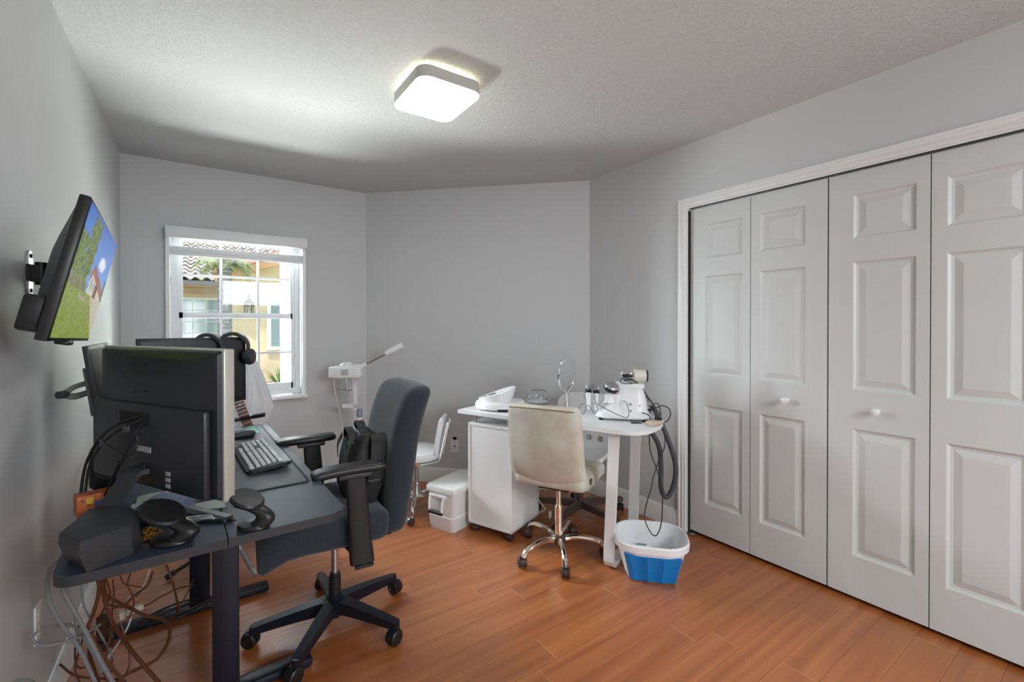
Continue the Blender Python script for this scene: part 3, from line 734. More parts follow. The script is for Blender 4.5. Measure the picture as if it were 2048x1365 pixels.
# headphones
def headphones(name, label, loc, rz, R=.082, sc=1., grp=None):
    t = thing(name, label, 'headphones', loc, rz, 'headphones hung on the far monitor')
    pts = [(R*math.cos(a), 0, R*1.05*math.sin(a)) for a in [math.radians(x) for x in range(-12,193,12)]]
    MB().band(pts, (0,.030,0), .010, smooth=2).build('headband', MATS.get('headband_grey') or mat('headband_grey',(.07,.072,.078),.4), t)
    pts = [(R*.90*math.cos(a), 0, R*.95*math.sin(a)) for a in [math.radians(x) for x in range(30,151,12)]]
    MB().band(pts, (0,.026,0), .012, smooth=2).build('headband_padding', dkgrey, t)
    for s_ in (1,-1):
        c_ = MB(); c_.lathe([(0,.034),(.030,.033),(.040,.025),(.043,.008),(.040,.0)], M=Tm(s_*R*.93,0,-.050)@Rm('Y', s_*(PI/2))@Rm('X',0)); cup = c_.build('earcup', dkgrey, t)
        q = MB(); q.lathe([(.036,.0),(.038,-.008),(.034,-.018),(.022,-.020),(.018,-.010),(0,-.008)], M=Tm(s_*R*.93,0,-.050)@Rm('Y', s_*PI/2)); q.build('ear_cushion', black_pl, cup)
        q = MB(); q.band([(s_*R*.98,0,-.01),(s_*R*1.12,0,-.028),(s_*R*1.2,0,-.05)], (0,.018,0), .006); q.build('yoke', black_pl, cup)
    return t
headphones('headphones', 'black over-ear headphones hung nearest the right end of the far monitor', (.566,2.742,1.196), math.radians(-22), R=.070)
headphones('headphones', 'black on-ear headphones hung left of the other pair on the far monitor', (.458,2.718,1.194), math.radians(-28), R=.068)
# ================================================================ OFFICE CHAIR
oc = thing('office_chair', 'charcoal fabric office chair with armrests pulled up to the desk', 'chair', (.90,2.05,0), math.radians(86))
# local: +Y forward (to the desk), X right
def seatf(q):
    y, z = q.y, q.z
    drop = -.085*max(0,(y-.10)/.16)**2 if y > .10 else 0
    k = 1 + .06*(-y/.25)
    return (q.x*(1-.06*max(0,y/.25)), y, z+drop + (.012*(abs(q.x)/.24)**2 if z>0 else .0) - (.02*(abs(q.x)/.24)**2 if z<0 else 0))
MB().pad((0,.060,.500),(.50,.48,.10),.045,fn=seatf).build('seat', fabric, oc)
m = MB(); m.pad((0,.02,.445),(.36,.36,.05),.02); m.build('seat_pan', black_pl, oc)
m = MB(); m.box((0,-.01,.405),(.16,.24,.06), bev=.015); m.box((0,.155,.40),(.10,.05,.05), bev=.012); m.build('tilt_mechanism', black_pl, oc)
def backf(q):
    z = q.z + .305                                                  # z 0..0.61
    lean = -.012 -.10*z - .70*max(0,z-.33)**2
    wdt = 1 - .04*max(0,(z-.40)/.21)**2 - .04*max(0,(.10-z)/.10)
    wing = .020*(abs(q.x)/.24)**2
    th = .80 + .35*min(1,z/.32)
    return (q.x*wdt, q.y*th + lean + wing, z)
bk_ = MB().pad((0,-.212,.435),(.475,.108,.61),.048,cuts=6,fn=backf); bk_.build('backrest', fabric, oc)
m = MB(); m.tube([(0,-.05,.41),(0,-.20,.40),(0,-.285,.47),(0,-.295,.60)], .022, n=8, flat=1.6); m.build('back_bracket', black_pl, oc)
m = MB(); m.pad((-.16,-.16,.455),(.05,.10,.07),.02); m.build('back_hinge', dkgrey, oc)
for s_ in (-1,1):
    x = s_*.285; ay = .06 if s_ > 0 else -.025
    def padf(q, s_=s_): return (q.x*(1-.12*(q.y/.13)**2)+s_*.01*(q.y/.13)**2, q.y, q.z-.008*max(0,q.y/.13)**2)
    ax = MB().pad((x,.02+ay,.762),(.088,.265,.030),.014,fn=padf).build('armrest', black_pl, oc)
    m = MB(); m.box((x,.0+ay,.738),(.06,.12,.018), bev=.004); m.build('armrest_slide', dkgrey, oc)
    m = MB()
    loft(m, [[(x+dx,.03+dy,z) if False else (x+s_*0+dx*k, (ay-.005-(.72-z)*.07)+dy*k, z) for dx,dy in rrect(.038,.078,.010,3)] for z,k in ((.725,.95),(.60,1.0),(.47,1.05),(.44,1.12),(.395,1.15))])
    m.build('armrest_post', black_pl, oc)
    m = MB(); m.tube([(x,ay-.03,.42),(x*.9,ay-.03,.40),(x*.5,-.03,.40),(s_*.05,-.02,.40)], .020, n=6, flat=.6); m.build('armrest_bracket', black_pl, oc)
    m = MB(); m.box((x+s_*.005,ay-.035,.378),(.014,.07,.012), bev=.003); m.cyl((x,ay-.035,.395),(x,ay-.035,.375),.012,n=8); m.build('adjustment_lever', black_pl, oc)
m = MB(); m.cyl((0,0,.12),(0,0,.22),.025,n=20); m.cyl((0,0,.22),(0,0,.235),.021,n=20); m.build('gas_lift_sleeve', black_pl, oc)
m = MB(); m.cyl((0,0,.22),(0,0,.40),.0145,n=16); m.build('gas_lift', steel, oc)
m = MB(); m.lathe([(.0,.045),(.024,.045),(.030,.07),(.034,.095),(.034,.135),(.028,.14)]); m.build('hub', navy, oc)
legm = None; cast = None
def caster(parent, loc, rz, mat_h, mat_w, r=.027, hood=True):
    m = MB(); m.cyl((0,0,r*1.2),(0,0,r*2.5),.006,n=8)
    rr = []
    for k in range(9):
        a = math.radians(-10+k*25); rr.append((r*1.10*math.cos(a), r*1.10*math.sin(a)))
    prof = [(x,z+r) for x,z in rr]; vs = [(x-.012,-.008,z) for x,z in prof]+[(x-.012,.008,z) for x,z in prof]
    n = len(prof); m._add(vs, [(k,k+1,n+k+1,n+k) for k in range(n-1)]+[tuple(range(n)),tuple(range(n,2*n))])
    c = m.build('caster', mat_h, parent, loc=loc); c.rotation_euler[2] = rz
    for s_ in (-1,1):
        q = MB(); q.lathe([(.0,.0),(r*.8,.0),(r,.003),(r,.012),(r*.85,.016),(r*.5,.016),(r*.45,.013),(0,.013)], n=20, M=Tm(-.012,s_*.007,r)@Rm('X', -s_*PI/2)); q.build('wheel', mat_w, c)
    return c
angs = [math.radians(a) for a in (170,-128.6,-51.4+2,16,95)]
base_world = [(.578,2.107),(.705,1.806),(1.092,1.784),(1.211,2.149),(.906,2.373)]
ocz = math.radians(86)
for wx, wy in base_world:
    a = math.atan2(wy-2.05, wx-.90) - ocz; Lr = .315
    m = MB(); rings = []
    for t in (0,.15,.4,.7,1.0):
        rad = .02 + (Lr-.02)*t; w_ = .026-.008*t + .012*max(0,(.15-t)/.15); top = .128-.030*t-.012*t*t; hgt = .060-.028*t
        rings.append([(rad, w_, top), (rad, -w_, top), (rad, -w_*.75, top-hgt), (rad, w_*.75, top-hgt)])
    loft(m, rings); m.cyl((Lr-.005,0,.052),(Lr-.005,0,.086),.015,n=10)
    m.build('leg', navy, oc, rz=a)
    caster(oc, ((Lr-.005)*math.cos(a), (Lr-.005)*math.sin(a), 0), a+random.uniform(-1,1)*1.2+PI/2, black_pl, black_pl, .031)
# ---------------------------------------------------------------- backpack on the seat
bp_ = thing('backpack', 'black nylon backpack resting on the office chair seat', 'backpack', (1.0,2.09,.548), math.radians(84))
def bagf(q):
    z = q.z*.29/.29; k = 1-.26*max(0,(z-.02)/.145)**2-.05*math.sin(z*40+q.x*10)
    pleat = .006*math.sin(q.x*120+z*8)*(1 if q.y>0 else .2)
    return (q.x*k+.01*math.sin(z*30), q.y*(1-.35*max(0,z/.17)) + pleat -.06*(z+.145)/.29*.6, z+.145 -.010*math.cos(q.x*18))
MB().pad((0,0,0),(.29,.15,.29),.065,cuts=7,fn=bagf).build('bag_body', bagfab, bp_)
m = MB(); m.band([(-.10,.02,.245),(-.03,.025,.288),(.05,.025,.288),(.11,.02,.24)], (0,.03,0), .008); m.build('zip_flap', bagfab, bp_)
m = MB(); m.band([(-.06,-.03,.275),(-.05,-.02,.305),(.0,-.02,.32),(.05,-.02,.305),(.06,-.03,.275)], (0,.035,0), .012, smooth=5); m.build('carry_handle', bagfab, bp_)
m = MB(); m.band([(-.05,-.06,.26),(-.12,-.075,.278),(-.165,-.072,.235),(-.178,-.060,.13),(-.170,-.030,.04),(-.165,-.015,.005)], (.010,.066,.0), .014, smooth=6); m.build('shoulder_strap', bagfab, bp_)
m = MB(); m.band([(.06,-.075,.26),(.0,-.09,.25),(-.02,-.105,.15),(.0,-.09,.04)], (.055,.0,0), .010, smooth=6); m.build('shoulder_strap', bagfab, bp_)
m = MB(); m.box((-.182,-.050,.10),(.02,.07,.02), bev=.003); m.build('strap_buckle', black_pl, bp_)
m = MB(); m.band([(.07,.045,.255),(.03,.07,.225),(-.02,.078,.19)], (.02,.0,.02), .004, smooth=6); m.build('loose_webbing', dkgrey, bp_)
# ================================================================ WHITE TABLE
tA = math.atan2(-.924,.383)                                        # u axis direction
T0 = (1.785, 2.585, 0)
tb = thing('manicure_table', 'white laminate manicure table with rounded end and looped leg', 'table', T0, tA)   # local X = u (to the rounded end), local Y = v (away)
# local +Y must be v=(.924,.383): rotation of u by +90deg = (.924,.383)
zt2 = .765
poly = [(0,0)] + [(1.08+.13*math.sin(a), .155-.155*math.cos(a)) for a in [math.radians(k*15) for k in range(0,7)]] + [(1.22,.24)] + [(1.08+.13*math.sin(a), .325-.155*math.cos(a)) for a in [math.radians(90+k*15) for k in range(0,7)]] + [(0,.48)]
m = MB(); m.prism(poly, zt2-.022, zt2); m.build('tabletop', whitelam, tb)
for x, y in ((.10,.05),(.36,.05),(.10,.28),(.36,.28)): MB().cyl((x,y,zt2-.075),(x,y,zt2-.022),.013,n=14).build('standoff', steel, tb)
# looped band leg
m = MB(); m.band([(1.022,.065,zt2-.022),(1.010,.058,.40),(1.0,.050,.10),(.998,.058,.035),(.997,.10,.009),(.997,.25,.009),(.997,.41,.009),(.998,.444,.035),(1.0,.455,.10),(1.010,.450,.40),(1.022,.445,zt2-.022)], (.058,0,0), .016, smooth=5); m.build('leg', whitelam, tb)
# cabinet under the table, part of it
cb = thing('rolling_cabinet', 'white cabinet on casters under the left end of the manicure table', 'cabinet', T0, tA)
cx0, cx1, cy0, cy1, cz0, cz1 = .075, .405, .012, .335, .055, zt2-.075
m = MB(); tt = .014
m.box(((cx0+cx1)/2,(cy0+cy1)/2,cz1-tt/2),(cx1-cx0,cy1-cy0,tt)); m.box(((cx0+cx1)/2,(cy0+cy1)/2,cz0+tt/2),(cx1-cx0,cy1-cy0,tt))
m.box((cx0+tt/2,(cy0+cy1)/2,(cz0+cz1)/2),(tt,cy1-cy0,cz1-cz0)); m.box((cx1-tt/2,(cy0+cy1)/2,(cz0+cz1)/2),(tt,cy1-cy0,cz1-cz0)); m.build('carcass', whitelam, cb)
MB().box(((cx0+cx1)/2,cy0+.006,(cz0+cz1)/2),(cx1-cx0-2*tt,.004,cz1-cz0-2*tt)).build('back_panel', whitelam, cb)
for k in range(4):
    zz = cz0+.02+k*.155; d = MB().box(((cx0+cx1)/2,cy1+.007,zz+.072),(cx1-cx0-.006,.014,.148), bev=.002).build('drawer', whitelam, cb)
    MB().cyl(((cx0+cx1)/2,cy1+.014,zz+.075),((cx0+cx1)/2,cy1+.034,zz+.075),.008,n=10).build('knob', chrome, d)
for x,y in ((cx0+.03,cy0+.04),(cx1-.03,cy0+.04),(cx0+.03,cy1-.04),(cx1-.03,cy1-.04)): caster(cb,(x,y,0),random.uniform(0,3),brownpl,brownpl,.022)
def TW(u, v, z): return (T0[0]+.383*u+.924*v, T0[1]-.924*u+.383*v, z)
# ================================================================ CREAM CHAIR
cc_ = thing('swivel_chair', 'stained cream leather swivel chair with bright metal base', 'chair', (2.11,1.97,0), math.radians(-62))
def cseat(q): return (q.x, q.y, q.z + .020*(q.y/.2)**2 - .05*max(0,(q.y-.1)/.1)**2*.5)
MB().pad((0,.045,.445),(.41,.43,.09),.035,fn=cseat).build('seat', creaml, cc_)
for y in (-.05,.08): MB().tube([(-.19,y,.490),(0,y,.492),(.19,y,.490)], .0035, n=6).build('seat_seam', creaml, cc_)
def cback(q):
    z = q.z; return (q.x*(1-.05*max(0,z/.22)), q.y -.11*z - .05*max(0,(-z-.05)/.17)**2*-1.6 - .03*(q.x/.2)**2*-1 , z)
MB().pad((-.012,-.205,.642),(.435,.075,.485),.034,cuts=6,fn=cback).build('backrest', creaml, cc_)
m = MB(); m.tube([(-.185,-.262,.868),(0,-.268,.872),(.185,-.262,.868)], .003, n=6); m.build('backrest_piping', mat('brown_piping',(.25,.17,.08),.6), cc_)
m = MB(); m.pad((0,0,.398),(.18,.18,.014),.005); m.build('seat_plate', black_pl, cc_)
MB().lathe([(.0,.0),(.016,.0),(.018,.006),(.010,.008),(.008,.004),(0,.004)], M=Tm(.204,-.06,.462)@Rm('Y',PI/2)).build('side_grommet', tinted_metal, cc_)
m = MB(); m.cyl((0,0,.20),(0,0,.40),.014,n=18); m.build('gas_lift', chromeb, cc_)
m = MB(); m.cyl((0,0,.095),(0,0,.27),.0235,n=20); m.cyl((0,0,.27),(0,0,.278),.020,n=20); m.build('gas_lift_cover', chromeb, cc_)
MB().lathe([(.0,.055),(.040,.058),(.046,.075),(.044,.10),(.030,.112),(.0,.112)]).build('hub', tinted_metal, cc_)
cz_ = math.radians(-62)
for wx, wy in ((1.837,1.959),(1.947,1.721),(2.27,1.803),(2.39,2.138),(2.092,2.221)):
    a = math.atan2(wy-1.97, wx-2.11) - cz_; Lr = .265
    m = MB(); m.tube([(.035,0,.088),(.10,0,.103),(.18,0,.100),(.235,0,.083),(.262,0,.055)], .0125, n=10, rfn=lambda t: .0175-.003*t); m.build('leg', chromeb, cc_, rz=a)
    caster(cc_, (Lr*math.cos(a),Lr*math.sin(a),0), a+random.uniform(-1.2,1.2), brownpl, brownpl, .028)
m = MB(); m.cyl((.02,.0,.398),(.16,.08,.385),.004,n=6); m.build('lever', tinted_metal, cc_)
# ================================================================ SECOND CHAIR behind the table
wc = thing('swivel_chair', 'white shell chair with round holes in its back behind the manicure table', 'chair', (2.56,2.27,0), math.radians(118))
m = MB()
def shell_pt(x, z):                                               # front-surface grid of the shell back
    return Vector((x, -.185 - .12*(z-.45) + .09*(x/.2)**2, z))
zs_ = [.415+.0*k for k in range(1)]
bm_ = m.bm; import itertools
holes = [(-.09,.50),(.0,.50),(.09,.50)]
NXs, NZs = 26, 28; vid = {}
def corner(x, z):
    r = .07; hx, z1h = .21, .81
    return not (abs(x) > hx-r and z > z1h-r and (abs(x)-hx+r)**2+(z-z1h+r)**2 > r*r)
for sgn, off in ((0,0),(1,.008)):
    for i in range(NXs+1):
        for j in range(NZs+1):
            x = -.21+.42*i/NXs; z = .375+.44*j/NZs
            for hx, hz in holes:
                d = math.hypot(x-hx, z-hz)
                if .0 < d < .028: x, z = hx+(x-hx)/d*max(d,.024), hz+(z-hz)/d*max(d,.024)
            ccx, ccz = math.copysign(.14, x), .745
            if abs(x) > .14 and z > .745:
                dd = math.hypot(x-ccx, z-ccz); lim = max(abs(x-ccx), abs(z-ccz))
                if dd > 1e-6: x, z = ccx+(x-ccx)*lim/dd, ccz+(z-ccz)*lim/dd
            p = shell_pt(x,z); p.y -= off; vid[(sgn,i,j)] = bm_.verts.new(p)
def okc(i,j):
    x = -.21+.42*(i+.5)/NXs; z = .375+.44*(j+.5)/NZs
    return all(math.hypot(x-hx,z-hz) > .019 for hx,hz in holes)
for i in range(NXs):
    for j in range(NZs):
        if not okc(i,j): continue
        for sgn in (0,1): bm_.faces.new([vid[(sgn,i,j)],vid[(sgn,i+1,j)],vid[(sgn,i+1,j+1)],vid[(sgn,i,j+1)]])
        for (a,b_),(di,dj) in ((((0,0),(1,0)),(0,-1)),(((0,1),(1,1)),(0,1)),(((0,0),(0,1)),(-1,0)),(((1,0),(1,1)),(1,0))):
            ni, nj = i+di, j+dj
            if not (0<=ni<NXs and 0<=nj<NZs) or not okc(ni,nj):
                bm_.faces.new([vid[(0,i+a[0],j+a[1])],vid[(0,i+b_[0],j+b_[1])],vid[(1,i+b_[0],j+b_[1])],vid[(1,i+a[0],j+a[1])]])
for v in [v for v in bm_.verts if not v.link_faces]: bm_.verts.remove(v)
m.build('backrest', whitepl, wc)
MB().pad((0,.0,.41),(.42,.40,.035),.015,fn=lambda q:(q.x,q.y,q.z+.05*(q.x/.21)**2)).build('seat', whitepl, wc)
m = MB(); m.cyl((0,0,.09),(0,0,.40),.022,n=16); m.build('gas_lift', tinted_metal, wc)
wz = math.radians(118)
for k in range(5):
    a = math.radians(200+72*k) - wz; Lr = .33
    m = MB(); rings = [[(r,w,t),(r,-w,t),(r,-w,t-h),(r,w,t-h)] for r,w,t,h in ((.0,.02,.115,.05),(.10,.018,.110,.045),(.33,.014,.092,.028))]; loft(m, rings); m.build('leg', tinted_metal, wc, rz=a)
    caster(wc, ((Lr-.015)*math.cos(a),(Lr-.015)*math.sin(a),0), a+1, black_pl, black_pl, .026)
m = MB(); m.cyl((.03,0,.385),(.14,-.06,.33),.005,n=6); m.cyl((.12,-.05,.34),(.19,-.09,.305),.012,.016,n=10); m.build('tilt_lever', brownpl, wc)
# ================================================================ WHITE STOOL
st = thing('stool', 'round white padded stool with low backrest on chrome casters', 'stool', (1.675,2.99,0), math.radians(0))
m = MB(); m.lathe([(0,.375),(.14,.376),(.168,.388),(.176,.41),(.170,.435),(.15,.447),(.08,.455),(0,.457)], n=40); m.build('seat', whitel, st)
m = MB(); m.lathe([(.150,.366),(.168,.368),(.170,.378),(.150,.378)], n=40); m.build('seat_rim', chrome, st)
m = MB(); m.cyl((0,0,.16),(0,0,.37),.014,n=16); m.build('gas_lift', steel, st)
m = MB(); m.lathe([(0,.06),(.022,.062),(.034,.085),(.034,.115),(.022,.15),(.019,.20),(.016,.205)]); m.build('hub', chrome, st)
sb = Vector((.82,-.57,0)); sside = Vector((.57,.82,0))
def sback(q):
    z = q.z; base = sb*(.150+.30*(z+.12)*.55 + q.y) + sside*q.x*(1-.1*abs(z)/.12); return (base.x, base.y, .545+z)
MB().pad((0,0,0),(.26,.036,.25),.017,fn=sback).build('backrest', whitel, st)
m = MB()
for o_ in (-.06,.06):
    f = lambda d,z: tuple(sb*d + sside*o_ + Vector((0,0,z)))
    m.tube([f(.05,.372),f(.14,.366),f(.168,.380),f(.182,.44),f(.205,.55),f(.228,.64)], .008, n=8)
m.build('backrest_frame', chrome, st)
for k in range(5):
    a = math.radians(-121+72*k); Lr = .215
    m = MB(); m.tube([(.02,0,.095),(.07,0,.112),(.14,0,.105),(.19,0,.085),(.21,0,.058)], .015, n=10, rfn=lambda t: .019-.008*t); m.build('leg', chrome, st, rz=a)
    caster(st, (Lr*math.cos(a),Lr*math.sin(a),0), a+2.2+k, chrome, brownpl, .024)
# ================================================================ COOLER
ca = tA
co = thing('cooler', 'white hard-sided cooler with a black-grip handle left of the cabinet', 'cooler', (1.632,2.722,0), ca)     # local X along face, Y away
def ring(w0,w1,d0,d1,z,r=.03): return [(x,y,z) for x,y in rrect(w1-w0,d1-d0,r,5,(w0+w1)/2,(d0+d1)/2)]
m = MB(); loft(m, [ring(.010,.215,.012,.345,.0,.03), ring(.002,.222,.004,.352,.035,.035), ring(-.001,.225,.0,.355,.09,.035), ring(.004,.220,.005,.350,.095,.03), ring(.0,.226,.0,.356,.24,.03)]); m.build('cooler_body', coolerm, co)
m = MB(); loft(m, [ring(-.010,.236,-.010,.366,.243,.03), ring(-.012,.238,-.012,.368,.262,.03), ring(-.006,.232,-.006,.362,.278,.03), ring(.02,.206,.03,.33,.284,.03)]); m.build('lid', coolerm, co)
m = MB(); m.tube([(.045,-.004,.225),(.045,-.022,.20),(.048,-.028,.13)], .007, n=8); m.tube([(.155,-.004,.225),(.155,-.022,.20),(.152,-.028,.13)], .007, n=8); m.box((.10,-.006,.222),(.14,.02,.018), bev=.004); m.build('handle', whitepl, co)
m = MB(); m.cyl((.048,-.028,.125),(.152,-.028,.125),.0135,n=12); m.build('grip', black_pl, co)
# ================================================================ FOOT TUB
tub = thing('foot_tub', 'white foot spa tub with a bright blue front panel', 'tub', (2.382,1.545,0), math.atan2(-.73,.68))
def oring(w, d, z, r): return [(x,y,z) for x,y in rrect(w,d,r,8)]
m = MB()
loft(m, [oring(.25,.20,.0,.07), oring(.27,.22,.02,.08), oring(.335,.285,.140,.11), oring(.345,.295,.160,.115), oring(.375,.325,.165,.125), oring(.380,.33,.195,.128), oring(.368,.318,.203,.124), oring(.352,.302,.200,.118), oring(.33,.28,.15,.105), oring(.26,.21,.03,.08), oring(.20,.15,.025,.06)], cap=True)
m.build('basin', whitepl, tub)
m = MB(); n_ = 11; rings = []
for z, e_ in ((.006,.0),(.02,.0),(.145,.0)):
    t = z/.155; w = .262+.075*t; d = .205+.082*t; row = []
    for k in range(n_):
        u = -1+2*k/(n_-1); x = u*w*.42; yy = -d/2 - .006 + .012*abs(u)**6 - (.009 if k%3==1 else 0); row.append((x, yy, z))
    rings.append(row + [(p[0], p[1]+.022, p[2]) for p in reversed(row)])
loft(m, rings); m.build('blue_panel', blue, tub)
m = MB(); 
for s_ in (-1,1): m.box((s_*.07,0,.004),(.04,.14,.008))
m.build('foot_pad', blue, tub)
m = MB(); m.box((-.055,-.120,.186),(.085,.055,.014), bev=.004); m.box((-.055,-.108,.176),(.10,.05,.01), bev=.003); cp = m.build('control_panel', whitepl, tub)
m = MB(); m.box((-.055,-.118,.194),(.05,.014,.004), bev=.0015); m.build('button', mat('teal_button',(.10,.22,.27),.3), cp)
MB().cyl((.09,-.105,.145),(.09,-.105,.182),.006,n=8).build('nozzle', grey_pl, tub)
# ================================================================ TABLE ITEMS
# facial device
dv = thing('facial_device', 'white beauty machine with sloping control panel on the left end of the manicure table', 'device', (2.035,2.455,zt2), math.atan2(-.5706,.8212)-.05)   # X to camera-right
m = MB()
def egg(w0,w1,d,z,y=0): 
    o = []
    for k in range(28):
        a = 2*PI*k/28; x = math.cos(a); s_ = math.sin(a); o.append((( w1 if x>0 else w0)*x, d*s_*(1+.1*x)+y, z))
    return o
dv.scale = (1.28,1.2,1.05)
loft(m, [egg(.125,.115,.10,.006), egg(.132,.120,.108,.010), egg(.132,.122,.108,.032), egg(.128,.118,.103,.045), egg(.122,.112,.095,.052)]); m.build('base_shell', whitepl, dv)
m = MB(); rings = []
for lv in (0,1):
    rg = []
    for k in range(32):
        a = 2*PI*k/32; x = math.cos(a); s_ = math.sin(a)
        xx = (.072*abs(x)**.8 if x > 0 else -.118*abs(x)) + .004; yy = .086*s_*(1-.12*max(0,x))
        rg.append((xx if lv else xx*.86-.010, yy*(1 if lv else .97), (.066+.36*(xx+.114)) if lv else .048))
    rings.append(rg)
top_ring = rings[1]; cx_ = -.02; cy_ = 0
loft(m, rings+[[(cx_+(x-cx_)*.90, y*.88, z+.004) for x,y,z in top_ring], [(cx_+(x-cx_)*.84, y*.82, z-.001) for x,y,z in top_ring]]); m.build('sloping_top', whitepl, dv)
slope = math.atan(.36)
for x,y,r in ((-.045,-.02,.020),(.022,.03,.014)):
    MB().lathe([(r,0),(r,.004),(r*.8,.006),(r*.75,.003),(0,.003)], n=20, M=Tm(x,y,.065+.36*(x+.114))@Rm('Y',-slope)).build('dial', grey_pl if r>.015 else whitepl, dv)
for x,y in ((-.080,-.02),(-.074,-.032),(-.082,.002),(-.025,-.045),(-.005,-.03),(.01,-.02),(.03,.005)):
    MB().box((x,y,.0665+.36*(x+.114)),(.009,.006,.003),M=None).build('button', grey_pl, dv)
MB().box((.02,-.098,.010),(.06,.02,.012)).build('base_foot', black_pl, dv)
# glass bowl (upside-down dome with flat top)
gb = thing('glass_bowl', 'round clear glass globe bowl behind the cream chair back', 'bowl', (2.33,2.44,zt2))
m = MB(); m.lathe([(.045,.002),(.068,.012),(.082,.035),(.084,.050),(.072,.078),(.056,.092),(.050,.095),(.047,.093),(.054,.088),(.069,.075),(.079,.050),(.077,.036),(.064,.016),(.0,.006)], n=36); m.build('glass_shell', glass, gb)
MB().lathe([(.0,.012),(.06,.018),(.066,.022),(.0,.024)], n=24).build('wax_disc', whitepl, gb)
# vanity mirror
vm_ = thing('vanity_mirror', 'round chrome vanity mirror on a tapered stem', 'mirror', (2.33,2.15,zt2), math.radians(-12))
m = MB(); m.lathe([(0,0),(.055,0),(.056,.006),(.03,.012),(.012,.020),(.008,.05),(.0075,.10),(.012,.115),(.0,.118)]); m.build('stand', chrome, vm_)
TM = Tm(0,0,.235)@Rm('Z',math.radians(-6))@Rm('X',math.radians(8))
m = MB(); m.tube([(.083*math.cos(a),0,.105*math.sin(a)) for a in [2*PI*k/32 for k in range(32)]], .005, n=8, smooth=0, closed=True, M=TM@Rm('Z',math.radians(28))); m.build('mirror_rim', chrome, vm_)
m = MB(); vs = [(.080*math.cos(2*PI*k/32), y, .102*math.sin(2*PI*k/32)) for y in (-.003,.003) for k in range(32)]
m._add(vs, [tuple(range(32)), tuple(range(32,64))]+[(k,(k+1)%32,32+(k+1)%32,32+k) for k in range(32)], M=TM@Rm('Z',math.radians(28))); m.build('mirror_glass', mirror_m, vm_)
m = MB(); m.tube([(0,0,.115),(-.05,-.02,.15),(-.075,-.038,.20),(-.078,-.04,.245)], .0045, n=8); m.tube([(0,0,.115),(.05,.02,.15),(.075,.038,.20),(.078,.04,.245)], .0045, n=8); m.build('yoke', chrome, vm_)
# cavitation machine
mc = thing('cavitation_machine', 'white cavitation beauty machine holding several probes on the table end', 'machine', (2.455,1.80,zt2), math.atan2(-.5706,.8212)-.25)
m = MB(); loft(m, [[(x,y,z) for x,y in rrect(w,d,r,6,cx,0)] for w,d,r,z,cx in ((.30,.20,.06,.012,0),(.315,.215,.07,.020,0),(.315,.215,.07,.028,0),(.29,.20,.07,.045,0),(.255,.18,.06,.075,.01),(.215,.165,.05,.12,.022),(.18,.15,.045,.165,.032),(.15,.13,.04,.185,.035))]); m.build('machine_body', whitepl, mc)
m = MB(); loft(m, [[(x,y,z) for x,y in rrect(w,d,r,6,cx,0)] for w,d,r,z,cx in ((.17,.14,.04,.182,.035),(.175,.145,.045,.192,.035),(.165,.135,.045,.205,.035),(.12,.10,.04,.212,.035))]); m.build('top_tray', whitepl, mc)
for x,y in ((-.12,-.08),(.12,-.08),(-.12,.08),(.12,.08)): MB().cyl((x,y,0),(x,y,.014),.014,n=10).build('base_foot', black_pl, mc)
def pt(x,y,z): return (x,y,z)
m = MB(); loft(m, [[(x,y,z) for x,y in rrect(w,.02,.008,4,cx,-.085)] for w,z,cx in ((.07,.10,-.065),(.085,.15,-.055))]); m.build('probe_holder', whitepl, mc)
for x in (.045,): 
    for z in (.10,.065): MB().cyl((x,-.080,z),(x,-.104,z-.004),.0055,n=10).build('cable_socket', steel, mc)
m = MB(); m.cyl((.125,-.02,.095),(.165,-.025,.092),.017,.015,n=14); m.build('hose_connector', grey_pl if False else mat('grey_connector',(.36,.34,.32),.5), mc)
m = MB(); m.box((.115,-.045,.055),(.03,.02,.045), bev=.003); m.cyl((.12,-.045,.06),(.16,-.045,.062),.007,n=8); m.build('power_plug', black_pl, mc)
for x,z in ((-.035,.135),(-.05,.115),(.095,.09)): MB().cyl((x,-.083,z),(x,-.0865 if x<0 else -.095,z),.003,n=8).build('screw', grey_pl, mc)
def world_mc(x,y,z):
    a = mc.rotation_euler[2]; return (mc.location[0]+x*math.cos(a)-y*math.sin(a), mc.location[1]+x*math.sin(a)+y*math.cos(a), zt2+z)
# probes (separate hand pieces)
def probe(name, label, x, y, z):
    t = thing(name, label, 'probe', world_mc(x,y,z), mc.rotation_euler[2], 'two-tipped probes on the machine')
    MB().lathe([(0,-.10),(.008,-.098),(.012,-.06),(.012,-.015),(.016,0)], n=14).build('probe_handle', whitepl, t)
    MB().box((0,0,.008),(.038,.024,.022), bev=.004).build('probe_collar', black_pl, t)
    q = MB()
    for dx in (-.009,.009): q.lathe([(.006,.018),(.0065,.03),(.005,.036),(.0,.040)], c=(dx,0,0), n=12)
    q.build('electrode_tips', steel, t)
probe('facial_probe', 'leftmost two-tipped probe with black collar', -.195,-.045,.150)
probe('facial_probe', 'two-tipped black-collared probe beside the round chrome head', -.148,-.070,.150)
t = thing('cavitation_probe', 'round chrome-faced cavitation head tilted on the machine front', 'probe', world_mc(-.062,-.085,.188), mc.rotation_euler[2])
MH = Rm('Y', math.radians(18))@Rm('X', math.radians(22))@Matrix.Scale(1.22,4)
MB().lathe([(0,.014),(.030,.0145),(.034,.010),(.035,.004)], n=28, M=MH).build('chrome_plate', steel, t)
MB().lathe([(.0355,.005),(.037,-.004),(.032,-.014),(.0,-.016)], n=28, M=MH).build('head_ring', black_pl, t)
MB().lathe([(.014,-.014),(.013,-.05),(.016,-.09),(.0,-.095)], n=16, M=Tm(0,.01,0)@Rm('X',math.radians(-10))).build('handle', whitepl, t)
